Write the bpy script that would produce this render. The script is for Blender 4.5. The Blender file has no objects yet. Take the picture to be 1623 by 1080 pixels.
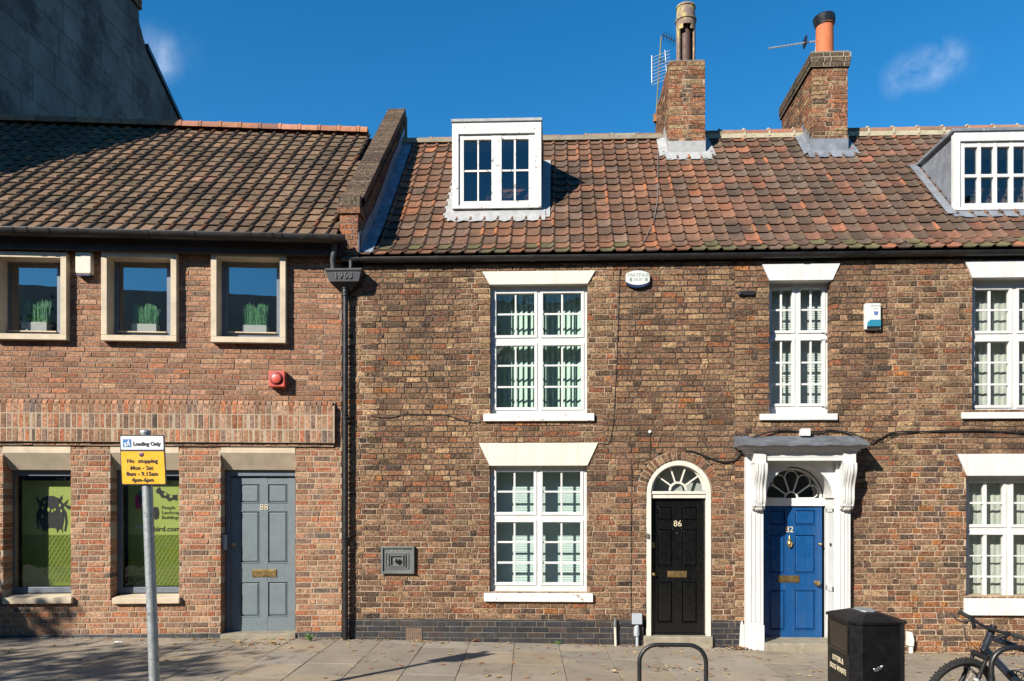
import bpy, math, random
from math import sin, cos, tan, pi, sqrt, atan2, radians
from mathutils import Vector, Matrix
RN = random.Random(7)
SC = bpy.context.scene
COL = SC.collection

# ------------------------------------------------------------------ camera, sky, sun, exposure
FPX, PX0, PY0, W_, H_ = 1200.0, 838.0, 797.0, 1623.0, 1080.0
D, HC = 10.26, 1.94
PHI = math.atan((881 - PX0) / FPX)
cam = bpy.data.cameras.new('camera'); cam_o = bpy.data.objects.new('camera', cam); COL.objects.link(cam_o)
cam_o.location = (0, -D, HC); cam_o.rotation_euler = (radians(90), 0, PHI)
cam.sensor_width = 36; cam.lens = 36 * FPX / W_
cam.shift_x = (W_ / 2 - PX0) / W_; cam.shift_y = (PY0 - H_ / 2) / W_
cam.clip_start = 0.05; cam.clip_end = 2000
SC.camera = cam_o
SUN = Vector((-0.85, -1.0, 0.80)).normalized()        # towards the sun
EL = math.asin(SUN.z); AZ = atan2(SUN.x, SUN.y)
w = bpy.data.worlds.new("World"); SC.world = w; w.use_nodes = True
nt = w.node_tree; nt.nodes.clear()
def N(t, k, **kw):
    n = t.nodes.new(k)
    for a, b in kw.items(): setattr(n, a, b)
    return n
out = N(nt, 'ShaderNodeOutputWorld'); bg = N(nt, 'ShaderNodeBackground')
sky = N(nt, 'ShaderNodeTexSky', sky_type='NISHITA', sun_disc=False)
sky.sun_elevation = EL; sky.sun_rotation = AZ % (2 * pi); sky.air_density = 1.0; sky.dust_density = 0.0; sky.ozone_density = 4.0
hs = N(nt, 'ShaderNodeHueSaturation'); hs.inputs['Saturation'].default_value = 1.32; hs.inputs['Hue'].default_value = 0.495
nt.links.new(sky.outputs[0], hs.inputs['Color'])
# thin clouds: noise inside soft patches at fixed directions of the sky
tc = N(nt, 'ShaderNodeTexCoord')
def skydir(px, py):
    d = Vector((-sin(PHI), cos(PHI), 0)) + Vector((cos(PHI), sin(PHI), 0)) * ((px - PX0) / FPX) + Vector((0, 0, (PY0 - py) / FPX))
    return d.normalized()
noi = N(nt, 'ShaderNodeTexNoise'); noi.inputs['Scale'].default_value = 30; noi.inputs['Detail'].default_value = 7; noi.inputs['Roughness'].default_value = 0.55; noi.inputs['Distortion'].default_value = 0.4
nt.links.new(tc.outputs['Generated'], noi.inputs['Vector'])
def mth(t, op, a, b=None, clamp=False):
    n = N(t, 'ShaderNodeMath', operation=op, use_clamp=clamp)
    for i, x in enumerate((a, b)):
        if x is None: continue
        if hasattr(x, 'links') or hasattr(x, 'is_output'): t.links.new(x, n.inputs[i])
        else: n.inputs[i].default_value = x
    return n.outputs[0]
acc = None
for (px, py, r, s) in [(1428, 124, .026, .7), (1450, 108, .028, .55), (1482, 104, .030, .8), (1500, 90, .024, .6), (1525, 102, .024, .2), (240, 66, .030, .4), (250, 92, .030, .45), (262, 112, .022, .35), (292, 88, .03, .18)] :
    dd = skydir(px, py)
    vs = N(nt, 'ShaderNodeVectorMath', operation='DISTANCE'); nt.links.new(tc.outputs['Generated'], vs.inputs[0]); vs.inputs[1].default_value = dd
    g = mth(nt, 'SUBTRACT', 1.0, mth(nt, 'DIVIDE', vs.outputs['Value'], r), True)
    g = mth(nt, 'MULTIPLY', g, s * 2.0)
    acc = g if acc is None else mth(nt, 'ADD', acc, g)
for v3, r, s in [((-.62, -1, .30), .10, .9)]:  # unseen cloud added behind the camera for the panes to reflect
    vs = N(nt, 'ShaderNodeVectorMath', operation='DISTANCE'); nt.links.new(tc.outputs['Generated'], vs.inputs[0]); vs.inputs[1].default_value = Vector(v3).normalized()
    g = mth(nt, 'MULTIPLY', mth(nt, 'SUBTRACT', 1.0, mth(nt, 'DIVIDE', vs.outputs['Value'], r), True), s)
    acc = mth(nt, 'ADD', acc, g)
noi2 = N(nt, 'ShaderNodeTexNoise'); noi2.inputs['Scale'].default_value = 13; noi2.inputs['Detail'].default_value = 3; nt.links.new(tc.outputs['Generated'], noi2.inputs['Vector'])
mask = mth(nt, 'MULTIPLY', mth(nt, 'SUBTRACT', mth(nt, 'ADD', mth(nt, 'MULTIPLY', noi.outputs['Fac'], .6), mth(nt, 'MULTIPLY', noi2.outputs['Fac'], .4)), 0.40), 4.5, True)
mask = mth(nt, 'MULTIPLY', mask, mth(nt, 'POWER', mth(nt, 'MULTIPLY', acc, 0.75, True), 1.5), True)
mask = mth(nt, 'MULTIPLY', mask, 0.36)
mx = N(nt, 'ShaderNodeMix', data_type='RGBA'); nt.links.new(mask, mx.inputs['Factor'])
nt.links.new(hs.outputs[0], mx.inputs['A']); mx.inputs['B'].default_value = (4.6, 5.4, 6.6, 1)
nt.links.new(mx.outputs['Result'], bg.inputs['Color']); bg.inputs['Strength'].default_value = 0.088
nt.links.new(bg.outputs[0], out.inputs[0])
sl = bpy.data.lights.new('sun', 'SUN'); sl.energy = 5.0; sl.angle = radians(0.5); sl.color = (1.0, 0.93, 0.83)
so = bpy.data.objects.new('sun', sl); COL.objects.link(so); so.location = (-20, -25, 30)
so.rotation_euler = SUN.to_track_quat('Z', 'Y').to_euler()
SC.view_settings.view_transform = 'Standard'; SC.view_settings.look = 'None'; SC.view_settings.exposure = 0.98; SC.view_settings.gamma = 1
SC.view_settings.use_curve_mapping = False

# ------------------------------------------------------------------ wall frames and picture geometry
class Frame:
    def __init__(s, ox, oy, a): s.o = Vector((ox, oy, 0)); s.a = a; s.U = Vector((cos(a), sin(a), 0)); s.V = Vector((-sin(a), cos(a), 0))
    def w(s, u, v, z): return s.o + s.U * u + s.V * v + Vector((0, 0, z))
def raydir(px, py):
    return Vector((-sin(PHI), cos(PHI), 0)) + Vector((cos(PHI), sin(PHI), 0)) * ((px - PX0) / FPX) + Vector((0, 0, (PY0 - py) / FPX))
CAM = Vector((0, -D, HC))
def hit(F, px, py, v=0.0):
    d = raydir(px, py); t = (v - (CAM - F.o).dot(F.V)) / d.dot(F.V)
    p = CAM + d * t
    return (p - F.o).dot(F.U), p.z
RF = Frame(0, 0, 0)
uj, _ = hit(RF, 545, 700)
LF = Frame(uj, 0, radians(6.0))
def U(F, px, v=0., py=797): return hit(F, px, py, v)[0]
def Z(F, px, py, v=0.): return hit(F, px, py, v)[1]
def gz(x): return 0.03 - 0.0172 * max(-30, min(30, x))

# ------------------------------------------------------------------ mesh builder
class MB:
    def __init__(s): s.v = []; s.f = []; s.c = []; s.m = []; s.mi = 0; s.col = (1, 1, 1)
    def face(s, idx, col=None): s.f.append(idx); s.c.append(col or s.col); s.m.append(s.mi)
    def add(s, vs): n = len(s.v); s.v.extend([tuple(p) for p in vs]); return n
    def poly(s, pts, col=None): n = s.add(pts); s.face(tuple(range(n, n + len(pts))), col)
    def box(s, u0, u1, v0, v1, z0, z1, col=None):
        if u0 > u1: u0, u1 = u1, u0
        if z0 > z1: z0, z1 = z1, z0
        n = s.add([(u0, v0, z0), (u1, v0, z0), (u1, v0, z1), (u0, v0, z1), (u0, v1, z0), (u1, v1, z0), (u1, v1, z1), (u0, v1, z1)])
        for q in ((0, 1, 2, 3), (1, 5, 6, 2), (5, 4, 7, 6), (4, 0, 3, 7), (3, 2, 6, 7), (4, 5, 1, 0)): s.face(tuple(n + i for i in q), col)
    def prism(s, pts, v0, v1, col=None):          # polygon in (u,z), extruded v0..v1
        n = len(pts); a = s.add([(p[0], v0, p[1]) for p in pts]); b = s.add([(p[0], v1, p[1]) for p in pts])
        s.face(tuple(a + i for i in range(n)), col); s.face(tuple(b + i for i in reversed(range(n))), col)
        for i in range(n): j = (i + 1) % n; s.face((a + i, b + i, b + j, a + j), col)
    def extr(s, pts, vec, col=None):              # any planar polygon of 3D points extruded along vec
        n = len(pts); a = s.add(pts); b = s.add([tuple(Vector(p) + Vector(vec)) for p in pts])
        s.face(tuple(a + i for i in range(n)), col); s.face(tuple(b + i for i in reversed(range(n))), col)
        for i in range(n): j = (i + 1) % n; s.face((a + i, b + i, b + j, a + j), col)
    def ring(s, inner, outer, v0, v1, col=None, closed=False):   # band between two (u,z) polylines
        n = len(inner)
        ai = s.add([(p[0], v0, p[1]) for p in inner]); ao = s.add([(p[0], v0, p[1]) for p in outer])
        bi = s.add([(p[0], v1, p[1]) for p in inner]); bo = s.add([(p[0], v1, p[1]) for p in outer])
        for i in range(n if closed else n - 1):
            j = (i + 1) % n
            s.face((ai + i, ai + j, ao + j, ao + i), col); s.face((bi + i, bo + i, bo + j, bi + j), col)
            s.face((ai + i, bi + i, bi + j, ai + j), col); s.face((ao + i, ao + j, bo + j, bo + i), col)
        if not closed:
            for i in (0, n - 1): s.face((ai + i, ao + i, bo + i, bi + i), col)
    def tube(s, pts, r, seg=8, col=None, cap=True):
        P = [Vector(p) for p in pts]; n0 = len(s.v); k = len(P)
        rr = r if isinstance(r, (list, tuple)) else [r] * k
        up = None
        for i, p in enumerate(P):
            t = (P[min(i + 1, k - 1)] - P[max(i - 1, 0)]).normalized()
            if up is None:
                up = Vector((0, 0, 1)) if abs(t.z) < .9 else Vector((1, 0, 0))
            a = t.cross(up); a = a.normalized() if a.length > 1e-6 else t.orthogonal().normalized()
            b = a.cross(t).normalized(); up = b
            for j in range(seg):
                an = 2 * pi * j / seg; s.v.append(tuple(p + a * (cos(an) * rr[i]) + b * (sin(an) * rr[i])))
        for i in range(k - 1):
            for j in range(seg):
                j2 = (j + 1) % seg
                s.face((n0 + i * seg + j, n0 + (i + 1) * seg + j, n0 + (i + 1) * seg + j2, n0 + i * seg + j2), col)
        if cap:
            s.face(tuple(n0 + j for j in range(seg)), col); s.face(tuple(n0 + (k - 1) * seg + j for j in reversed(range(seg))), col)
    def lathe(s, c, prof, seg=24, col=None, axis=(0, 0, 1)):      # prof: (radius, height)
        ax = Vector(axis).normalized(); a = ax.orthogonal().normalized(); b = ax.cross(a); c = Vector(c); n0 = len(s.v)
        for r, h in prof:
            for j in range(seg):
                an = 2 * pi * j / seg; s.v.append(tuple(c + ax * h + (a * cos(an) + b * sin(an)) * max(r, 1e-4)))
        for i in range(len(prof) - 1):
            for j in range(seg):
                j2 = (j + 1) % seg; s.face((n0 + i * seg + j, n0 + i * seg + j2, n0 + (i + 1) * seg + j2, n0 + (i + 1) * seg + j), col)
        s.face(tuple(n0 + j for j in reversed(range(seg))), col); s.face(tuple(n0 + (len(prof) - 1) * seg + j for j in range(seg)), col)
    def brick(s, u0, u1, z0, z1, v, depth, col, j=.0015, r=.004):
        R = RN.uniform
        o = [(u0 + R(-j, j), z0 + R(-j, j)), (u1 + R(-j, j), z0 + R(-j, j)), (u1 + R(-j, j), z1 + R(-j, j)), (u0 + R(-j, j), z1 + R(-j, j))]
        vv = v + R(-.0025, .0025); tl = R(-.002, .002)
        n = s.add([(a, vv + depth, b) for a, b in o] + [(a, vv + r * .9, b) for a, b in o] +
                  [(o[0][0] + r, vv + tl, o[0][1] + r), (o[1][0] - r, vv - tl, o[1][1] + r), (o[2][0] - r, vv - tl, o[2][1] - r), (o[3][0] + r, vv + tl, o[3][1] - r)])
        s.face((n + 8, n + 9, n + 10, n + 11), col)
        for i in range(4):
            k = (i + 1) % 4
            s.face((n + 4 + i, n + 4 + k, n + 8 + k, n + 8 + i), col); s.face((n + i, n + k, n + 4 + k, n + 4 + i), col)

def link_mesh(name, mb, mats, loc=(0, 0, 0), parent=None, smooth=False, bevel=0, base=(0, 0, 0), autos=None):
    me = bpy.data.meshes.new(name)
    bx, by, bz = base
    me.from_pydata([(a - bx, b - by, c - bz) for a, b, c in mb.v], [], mb.f)
    if not isinstance(mats, (list, tuple)): mats = [mats]
    for m in mats: me.materials.append(m)
    me.polygons.foreach_set('material_index', mb.m)
    if any(c != (1, 1, 1) for c in mb.c):
        at = me.color_attributes.new(name='Col', type='FLOAT_COLOR', domain='CORNER'); arr = []
        for f, c in zip(mb.f, mb.c): arr.extend((c[0], c[1], c[2], 1.0) * len(f))
        at.data.foreach_set('color', arr)
    me.update()
    import bmesh
    if len(mb.f) < 30000:
        bm = bmesh.new(); bm.from_mesh(me); bmesh.ops.recalc_face_normals(bm, faces=bm.faces); bm.to_mesh(me); bm.free()
    if smooth: me.polygons.foreach_set('use_smooth', [True] * len(me.polygons)); me.set_sharp_from_angle(angle=radians(smooth if smooth > 1 else 40))
    o = bpy.data.objects.new(name, me); COL.objects.link(o); o.location = loc
    if parent: o.parent = parent
    if bevel:
        b = o.modifiers.new('bevel', 'BEVEL'); b.width = bevel; b.segments = 2; b.limit_method = 'ANGLE'; b.angle_limit = radians(35); b.harden_normals = False
    return o
class Thing:
    """A top-level Empty at base (frame coordinates); parts are meshes in frame coordinates minus the base."""
    def __init__(s, name, label, cat, F=RF, base=(0, 0, 0), group=None):
        s.F = F; s.base = base
        e = bpy.data.objects.new(name, None); COL.objects.link(e); e.location = F.w(*base); e.rotation_euler = (0, 0, F.a); e.empty_display_size = .2
        e['label'] = label; e['category'] = cat
        if group: e['group'] = group
        s.e = e
    def part(s, name, mb, mats, parent=None, smooth=False, bevel=0, label=None, stuff=False):
        o = link_mesh(name, mb, mats, parent=parent or s.e, smooth=smooth, bevel=bevel, base=s.base)
        if label: o['label'] = label
        if stuff: o['kind'] = 'stuff'
        return o
def single(name, label, cat, mb, mats, F=RF, base=(0, 0, 0), group=None, smooth=False, bevel=0, kind=None):
    o = link_mesh(name, mb, mats, smooth=smooth, bevel=bevel, base=base)
    o.location = F.w(*base); o.rotation_euler = (0, 0, F.a)
    if kind: o['kind'] = kind
    o['label'] = label
    if cat: o['category'] = cat
    if group: o['group'] = group
    return o
def text_mb(s, size, u, z, v, depth=.002, align='CENTER', mb=None, col=None, spacing=1.0, xs=1.0, slant=0.0, bold=0.0):
    cu = bpy.data.curves.new('t', 'FONT'); cu.body = s; cu.size = size; cu.extrude = depth / 2; cu.align_x = align; cu.align_y = 'CENTER'; cu.space_character = spacing; cu.resolution_u = 3; cu.offset = bold
    o = bpy.data.objects.new('t', cu); COL.objects.link(o)
    dg = bpy.context.evaluated_depsgraph_get(); me = bpy.data.meshes.new_from_object(o.evaluated_get(dg))
    mb = mb or MB()
    n = mb.add([(u + p.co.x * xs + slant * p.co.y, v - p.co.z, z + p.co.y) for p in me.vertices])
    for f in me.polygons: mb.face(tuple(n + i for i in f.vertices), col)
    bpy.data.objects.remove(o); bpy.data.curves.remove(cu); bpy.data.meshes.remove(me)
    return mb

# ------------------------------------------------------------------ materials
def mat_base(name):
    m = bpy.data.materials.new(name); m.use_nodes = True; t = m.node_tree; b = t.nodes['Principled BSDF']; return m, t, b
def noise(t, scale, detail=4, rough=.6, vec=None, dist=0):
    n = N(t, 'ShaderNodeTexNoise'); n.inputs['Scale'].default_value = scale; n.inputs['Detail'].default_value = detail; n.inputs['Roughness'].default_value = rough; n.inputs['Distortion'].default_value = dist
    if vec is None:
        c = N(t, 'ShaderNodeTexCoord'); vec = c.outputs['Object']
    t.links.new(vec, n.inputs['Vector']); return n.outputs['Fac']
def ramp(t, fac, stops):
    r = N(t, 'ShaderNodeValToRGB'); t.links.new(fac, r.inputs[0]); e = r.color_ramp.elements
    while len(e) < len(stops): e.new(.5)
    for k, (p, c) in enumerate(stops): e[k].position = p; e[k].color = (c, c, c, 1) if not isinstance(c, tuple) else (*c, 1)
    return r.outputs[0]
def mixc(t, fac, a, b, mode='MIX'):
    n = N(t, 'ShaderNodeMix', data_type='RGBA', blend_type=mode)
    for k, x in (('Factor', fac), ('A', a), ('B', b)):
        if isinstance(x, (int, float)): n.inputs[k].default_value = x
        elif isinstance(x, tuple): n.inputs[k].default_value = (*x, 1)
        else: t.links.new(x, n.inputs[k])
    return n.outputs['Result']
ALB = .71   # darkens every base colour evenly, with raised exposure, to deepen the shade
def scale_colour(t, c): return mixc(t, 1.0, c, (ALB, ALB, ALB), 'MULTIPLY')
def bump(t, b, h, strength=.5, dist=.01):
    n = N(t, 'ShaderNodeBump'); n.inputs['Strength'].default_value = strength; n.inputs['Distance'].default_value = dist
    t.links.new(h, n.inputs['Height']); t.links.new(n.outputs[0], b.inputs['Normal'])
def M(name, c, rough=.6, var=.15, scale=6, metal=0, bmp=0, bscale=60, spot=None, spots=None, attr=False, spec=.5, coat=0, streak=0):
    m, t, b = mat_base(name); b.inputs['Roughness'].default_value = rough; b.inputs['Metallic'].default_value = metal; b.inputs['Specular IOR Level'].default_value = spec
    b.inputs['Coat Weight'].default_value = coat; b.inputs['Coat Roughness'].default_value = .12
    k = ramp(t, noise(t, scale, 6, .65), [(.3, 1 - var), (.7, 1 + var)])
    src = c
    if attr: a = N(t, 'ShaderNodeAttribute', attribute_name='Col'); src = a.outputs['Color']
    o = mixc(t, 1.0, src, k, 'MULTIPLY')
    if spot:      # spot=(colour, noise scale, threshold, softness)
        sc, ss, th, sf = spot
        o = mixc(t, ramp(t, noise(t, ss, 8, .7), [(th, 0.0), (min(th + sf, 1), 1.0)]), o, sc)
    if streak:   # rain runs and grime: noise drawn out vertically
        tc_ = N(t, 'ShaderNodeTexCoord'); mp = N(t, 'ShaderNodeMapping'); mp.inputs['Scale'].default_value = (26, 26, 1.6); t.links.new(tc_.outputs['Object'], mp.inputs['Vector'])
        o = mixc(t, ramp(t, noise(t, 1.0, 5, .65, vec=mp.outputs[0]), [(.50, 0.0), (.72, streak)]), o, (.20, .17, .12))
    t.links.new(scale_colour(t, o), b.inputs['Base Color'])
    rr = ramp(t, noise(t, scale * 3, 4), [(.3, max(rough - .1, 0)), (.7, min(rough + .12, 1))]); t.links.new(rr, b.inputs['Roughness'])
    if bmp: bump(t, b, noise(t, bscale, 6, .7), bmp, .006)
    return m
def brick_mat(name, spk, dark, lightc, stain=.35, bs=.9, stain_c=(.05, .04, .035), lc=(.58, .37, .20)):
    m, t, b = mat_base(name); b.inputs['Roughness'].default_value = .92; b.inputs['Specular IOR Level'].default_value = .15
    a = N(t, 'ShaderNodeAttribute', attribute_name='Col').outputs['Color']
    c = mixc(t, 1.0, a, ramp(t, noise(t, 26, 9, .8), [(.38, .48), (.5, 1.08), (.62, 1.7)]), 'MULTIPLY')
    c = mixc(t, ramp(t, noise(t, spk, 7, .85, dist=.6), [(.50, 0.), (.58, dark)]), c, (.028, .02, .016))
    c = mixc(t, ramp(t, noise(t, spk * 1.3, 6, .8, dist=.5), [(.52, 0.), (.62, lightc)]), c, lc)
    c = mixc(t, ramp(t, noise(t, .9, 8, .7), [(.46, 0.), (.68, stain)]), c, mixc(t, .6, c, stain_c))
    t.links.new(scale_colour(t, c), b.inputs['Base Color'])
    h = mth(t, 'ADD', noise(t, 55, 9, .8), mth(t, 'MULTIPLY', noise(t, 22, 4, .7), 1.0))
    bump(t, b, h, bs, .02)
    return m
m_brickR = brick_mat('weathered_brown_brick', 30, .88, .72, .95, 1.2)
m_brickL = brick_mat('pink_red_brick', 34, .40, .42, .3, .7, lc=(.60, .42, .30))
m_mortarR = M('sooty_mortar', (.075, .058, .044), .95, .25, 5, bmp=.6, bscale=120, attr=True)
m_mortarL = M('pale_lime_mortar', (.45, .355, .25), .95, .2, 4, bmp=.6, bscale=120)
m_mortarLU = M('pink_mortar', (.27, .20, .15), .95, .3, 4, bmp=.6, bscale=120)
m_mortarP = M('grimy_plinth_mortar', (.20, .165, .125), .95, .4, 3, bmp=.5, bscale=120)
m_blueb = M('blue_engineering_brick', (.035, .038, .045), .5, .4, 9, attr=True, bmp=.3, bscale=60, spot=((.2, .18, .15), 25, .68, .1))
def tile_mat(name, lich, moss):
    m, t, b = mat_base(name); b.inputs['Roughness'].default_value = .85; b.inputs['Specular IOR Level'].default_value = .25
    a = N(t, 'ShaderNodeAttribute', attribute_name='Col').outputs['Color']
    c = mixc(t, 1.0, a, ramp(t, noise(t, 14, 8, .75), [(.3, .62), (.5, 1.0), (.72, 1.3)]), 'MULTIPLY')
    c = mixc(t, ramp(t, noise(t, 38, 6, .8), [(.56, 0.), (.66, .5)]), c, (.05, .035, .025))
    c = mixc(t, ramp(t, noise(t, 1.3, 7, .72), [(.47, 0.), (.64, .62)]), c, (.050, .040, .028))
    c = mixc(t, ramp(t, noise(t, 26, 3, .6), [(.69, 0.), (.72, lich)]), c, (.50, .48, .40))
    c = mixc(t, ramp(t, noise(t, 7, 8, .7), [(.66, 0.), (.74, moss)]), c, (.10, .11, .02))
    t.links.new(scale_colour(t, c), b.inputs['Base Color']); bump(t, b, noise(t, 60, 8, .75), .5, .006); return m
m_tileR = tile_mat('clay_pantile', .8, .35); m_tileL = tile_mat('brown_concrete_pantile', .6, .6)
m_white = M('white_gloss_paint', (.74, .735, .71), .42, .08, 5, spot=((.42, .39, .32), 7, .64, .10), bmp=.08, bscale=40, streak=.20)
m_cream = M('cream_paint', (.74, .70, .60), .45, .06, 4, spot=((.40, .34, .27), 9, .66, .08), bmp=.1, bscale=40, streak=.20)
m_wornwhite = M('flaking_white_paint', (.78, .76, .70), .6, .08, 8, spot=((.22, .19, .15), 12, .595, .03), bmp=.35, bscale=60)
m_stone = M('buff_cast_stone', (.64, .53, .38), .85, .16, 5, bmp=.2, bscale=80, spot=((.22, .18, .13), 6, .64, .12))
m_step = M('worn_stone_step', (.30, .26, .19), .9, .25, 7, bmp=.4, bscale=60, spot=((.17, .18, .09), 8, .6, .1))
m_lead = M('lead_sheet', (.26, .28, .31), .55, .3, 5, metal=.25, bmp=.25, bscale=12, spot=((.48, .48, .48), 9, .60, .1))
m_leadpale = M('mortared_lead_flashing', (.40, .40, .39), .75, .2, 10, bmp=.5, bscale=25, spot=((.30, .31, .33), 12, .58, .1))
m_black = M('black_iron_paint', (.012, .013, .015), .42, .4, 8, bmp=.15, bscale=50, spot=((.10, .09, .08), 12, .68, .1))
m_gutter = M('black_gutter', (.016, .015, .014), .45, .5, 3, bmp=.2, bscale=30, spot=((.09, .07, .055), 8, .6, .15))
m_grey = M('grey_door_paint', (.165, .205, .225), .5, .10, 5, bmp=.1, bscale=60, streak=.22)
m_greyframe = M('blue_grey_frame_paint', (.15, .18, .215), .45, .1, 5)
m_blackdoor = M('black_gloss_door', (.006, .006, .006), .22, .3, 9, bmp=.1, bscale=40, spot=((.05, .045, .04), 20, .68, .1))
m_blue = M('blue_gloss_door', (.006, .075, .235), .28, .12, 6, bmp=.1, bscale=40, streak=.10)
m_brass = M('brass', (.55, .38, .16), .35, .3, 12, metal=.9)
m_galv = M('galvanised_steel', (.42, .45, .46), .5, .2, 20, metal=.55, bmp=.2, bscale=30, spot=((.22, .24, .25), 18, .55, .1))
m_slab = M('york_stone_slab', (.30, .27, .22), .88, .16, 1.7, attr=True, bmp=.4, bscale=45, spot=((.15, .125, .10), 4.5, .56, .12))
m_joint = M('slab_joint_soil', (.07, .06, .045), .95, .3, 10)
m_asph = M('asphalt', (.04, .04, .04), .9, .25, 6, bmp=.5, bscale=200)
m_ground = M('ground_earth', (.11, .10, .08), .95, .2, 1)
m_kerb = M('granite_kerb', (.30, .29, .27), .8, .15, 30, bmp=.3)
m_terra = M('terracotta_pot', (.58, .16, .055), .8, .15, 8, bmp=.2, spot=((.25, .10, .06), 8, .6, .2))
m_pot = M('lichened_fireclay', (.26, .18, .14), .85, .2, 8, bmp=.4, spot=((.48, .40, .14), 8, .50, .08))
m_orange = M('orange_ridge_tile', (.36, .15, .075), .85, .22, 9, attr=True, bmp=.3, spot=((.13, .08, .05), 12, .60, .14))
m_dark = M('dark_void', (.012, .012, .013), .9, .1, 3)
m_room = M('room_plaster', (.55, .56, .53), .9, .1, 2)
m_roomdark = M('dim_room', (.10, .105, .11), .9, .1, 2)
m_blindG = M('green_vertical_blind', (.58, .76, .66), .8, .06, 6)
m_blindB = M('pale_blue_venetian_blind', (.70, .84, .80), .6, .05, 6)
m_blindW = M('white_venetian_blind', (.80, .86, .82), .6, .05, 6)
m_net = M('net_curtain', (.60, .61, .55), .9, .12, 12, bmp=.3, bscale=20)
m_red = M('red_plastic', (.66, .11, .08), .4, .06, 10)
m_redd = M('dark_red_plastic', (.16, .012, .01), .4, .06, 10)
m_plast = M('cream_plastic', (.66, .60, .48), .5, .06, 10, spot=((.42, .36, .26), 20, .62, .1))
m_wplast = M('white_plastic', (.76, .76, .70), .4, .05, 10)
m_gplast = M('grey_plastic', (.42, .46, .50), .5, .08, 8)
m_tealp = M('teal_plastic', (.03, .24, .36), .35, .05, 8)
m_navy = M('navy_plastic', (.012, .03, .10), .4, .1, 8)
m_ironp = M('grey_cast_iron', (.15, .165, .155), .55, .25, 9, metal=.3, bmp=.3, bscale=50, spot=((.30, .32, .30), 25, .62, .1))
m_yel = M('yellow_sign_face', (.90, .43, .006), .4, .04, 8)
m_signw = M('white_sign_face', (.72, .76, .78), .4, .03, 8)
m_signb = M('blue_sign_face', (.01, .16, .45), .4, .03, 8)
m_ink = M('black_lettering', (.012, .012, .012), .6, .1, 8)
m_inkg = M('grey_green_lettering', (.22, .30, .26), .6, .1, 8)
m_silver = M('pale_gold_lettering', (.72, .62, .42), .6, .1, 8)
m_bin = M('black_bin_paint', (.005, .005, .006), .38, .4, 6, bmp=.1, bscale=40, spec=.3, coat=.0, spot=((.13, .125, .115), 34, .715, .03))
m_cable = M('black_cable', (.015, .014, .013), .6, .2, 8)
m_greyc = M('grey_cable', (.20, .19, .18), .7, .2, 8)
m_wood = M('tree_bark', (.09, .07, .05), .95, .3, 6, bmp=.8, bscale=20)
m_leafy = M('green_leaves', (.05, .09, .02), .6, .4, 3)
m_dead = M('fallen_leaf', (.42, .24, .09), .8, .4, 5, attr=True)
m_blade = M('artificial_grass_blade', (.13, .42, .15), .5, .4, 30)
m_film = M('green_window_film', (.44, .50, .125), .35, .05, 3)
m_filmd = M('darker_green_film', (.25, .30, .040), .35, .05, 3)
m_filml = M('light_green_outline', (.26, .34, .09), .35, .05, 3)
m_render = M('grey_weathered_render', (.15, .155, .155), .9, .45, .9, bmp=.5, bscale=14, spot=((.05, .048, .045), 1.1, .48, .16))
m_darkren = M('dark_stained_render', (.085, .075, .068), .9, .35, .8, bmp=.2, bscale=20)
m_tyre = M('tyre_rubber', (.018, .018, .018), .85, .3, 20, bmp=.4, bscale=80)
m_bframe = M('dark_blue_grey_frame', (.018, .025, .038), .35, .1, 10, coat=.4)
m_blk = M('black_component', (.012, .012, .013), .45, .2, 20)
m_steel = M('bright_steel', (.55, .55, .55), .3, .1, 10, metal=.9)
m_rend2 = M('far_facade_stone', (.55, .49, .42), .9, .2, .6)
def glass_mat(name, tint, refl=1.0, wob=.02, scale=3.0):
    m, t, b = mat_base(name); t.nodes.remove(b); o = t.nodes['Material Output']
    tr = N(t, 'ShaderNodeBsdfTransparent'); tr.inputs[0].default_value = (*tint, 1)
    gl = N(t, 'ShaderNodeBsdfGlossy'); gl.inputs['Roughness'].default_value = .01
    ge = N(t, 'ShaderNodeNewGeometry'); dp = N(t, 'ShaderNodeVectorMath', operation='DOT_PRODUCT'); t.links.new(ge.outputs['Incoming'], dp.inputs[0]); t.links.new(ge.outputs['Normal'], dp.inputs[1])
    fres = mth(t, 'ADD', mth(t, 'MULTIPLY', mth(t, 'POWER', mth(t, 'SUBTRACT', 1.0, mth(t, 'ABSOLUTE', dp.outputs['Value'])), 5.0), .95), .045)
    bp = N(t, 'ShaderNodeBump'); bp.inputs['Strength'].default_value = wob; bp.inputs['Distance'].default_value = .1
    t.links.new(noise(t, scale, 2, .5), bp.inputs['Height']); t.links.new(bp.outputs[0], gl.inputs['Normal'])
    f = mth(t, 'MULTIPLY', fres, refl, True)
    mxs = N(t, 'ShaderNodeMixShader'); t.links.new(f, mxs.inputs[0]); t.links.new(tr.outputs[0], mxs.inputs[1]); t.links.new(gl.outputs[0], mxs.inputs[2])
    t.links.new(mxs.outputs[0], o.inputs[0]); return m
m_glass = glass_mat('window_glass', (.93, .95, .94)); m_glassd = glass_mat('tinted_glass', (.90, .93, .93), 6.5, .006, 1.5)
m_glassr = glass_mat('wavy_attic_glass', (.82, .85, .86), 1.6, .006)

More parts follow.
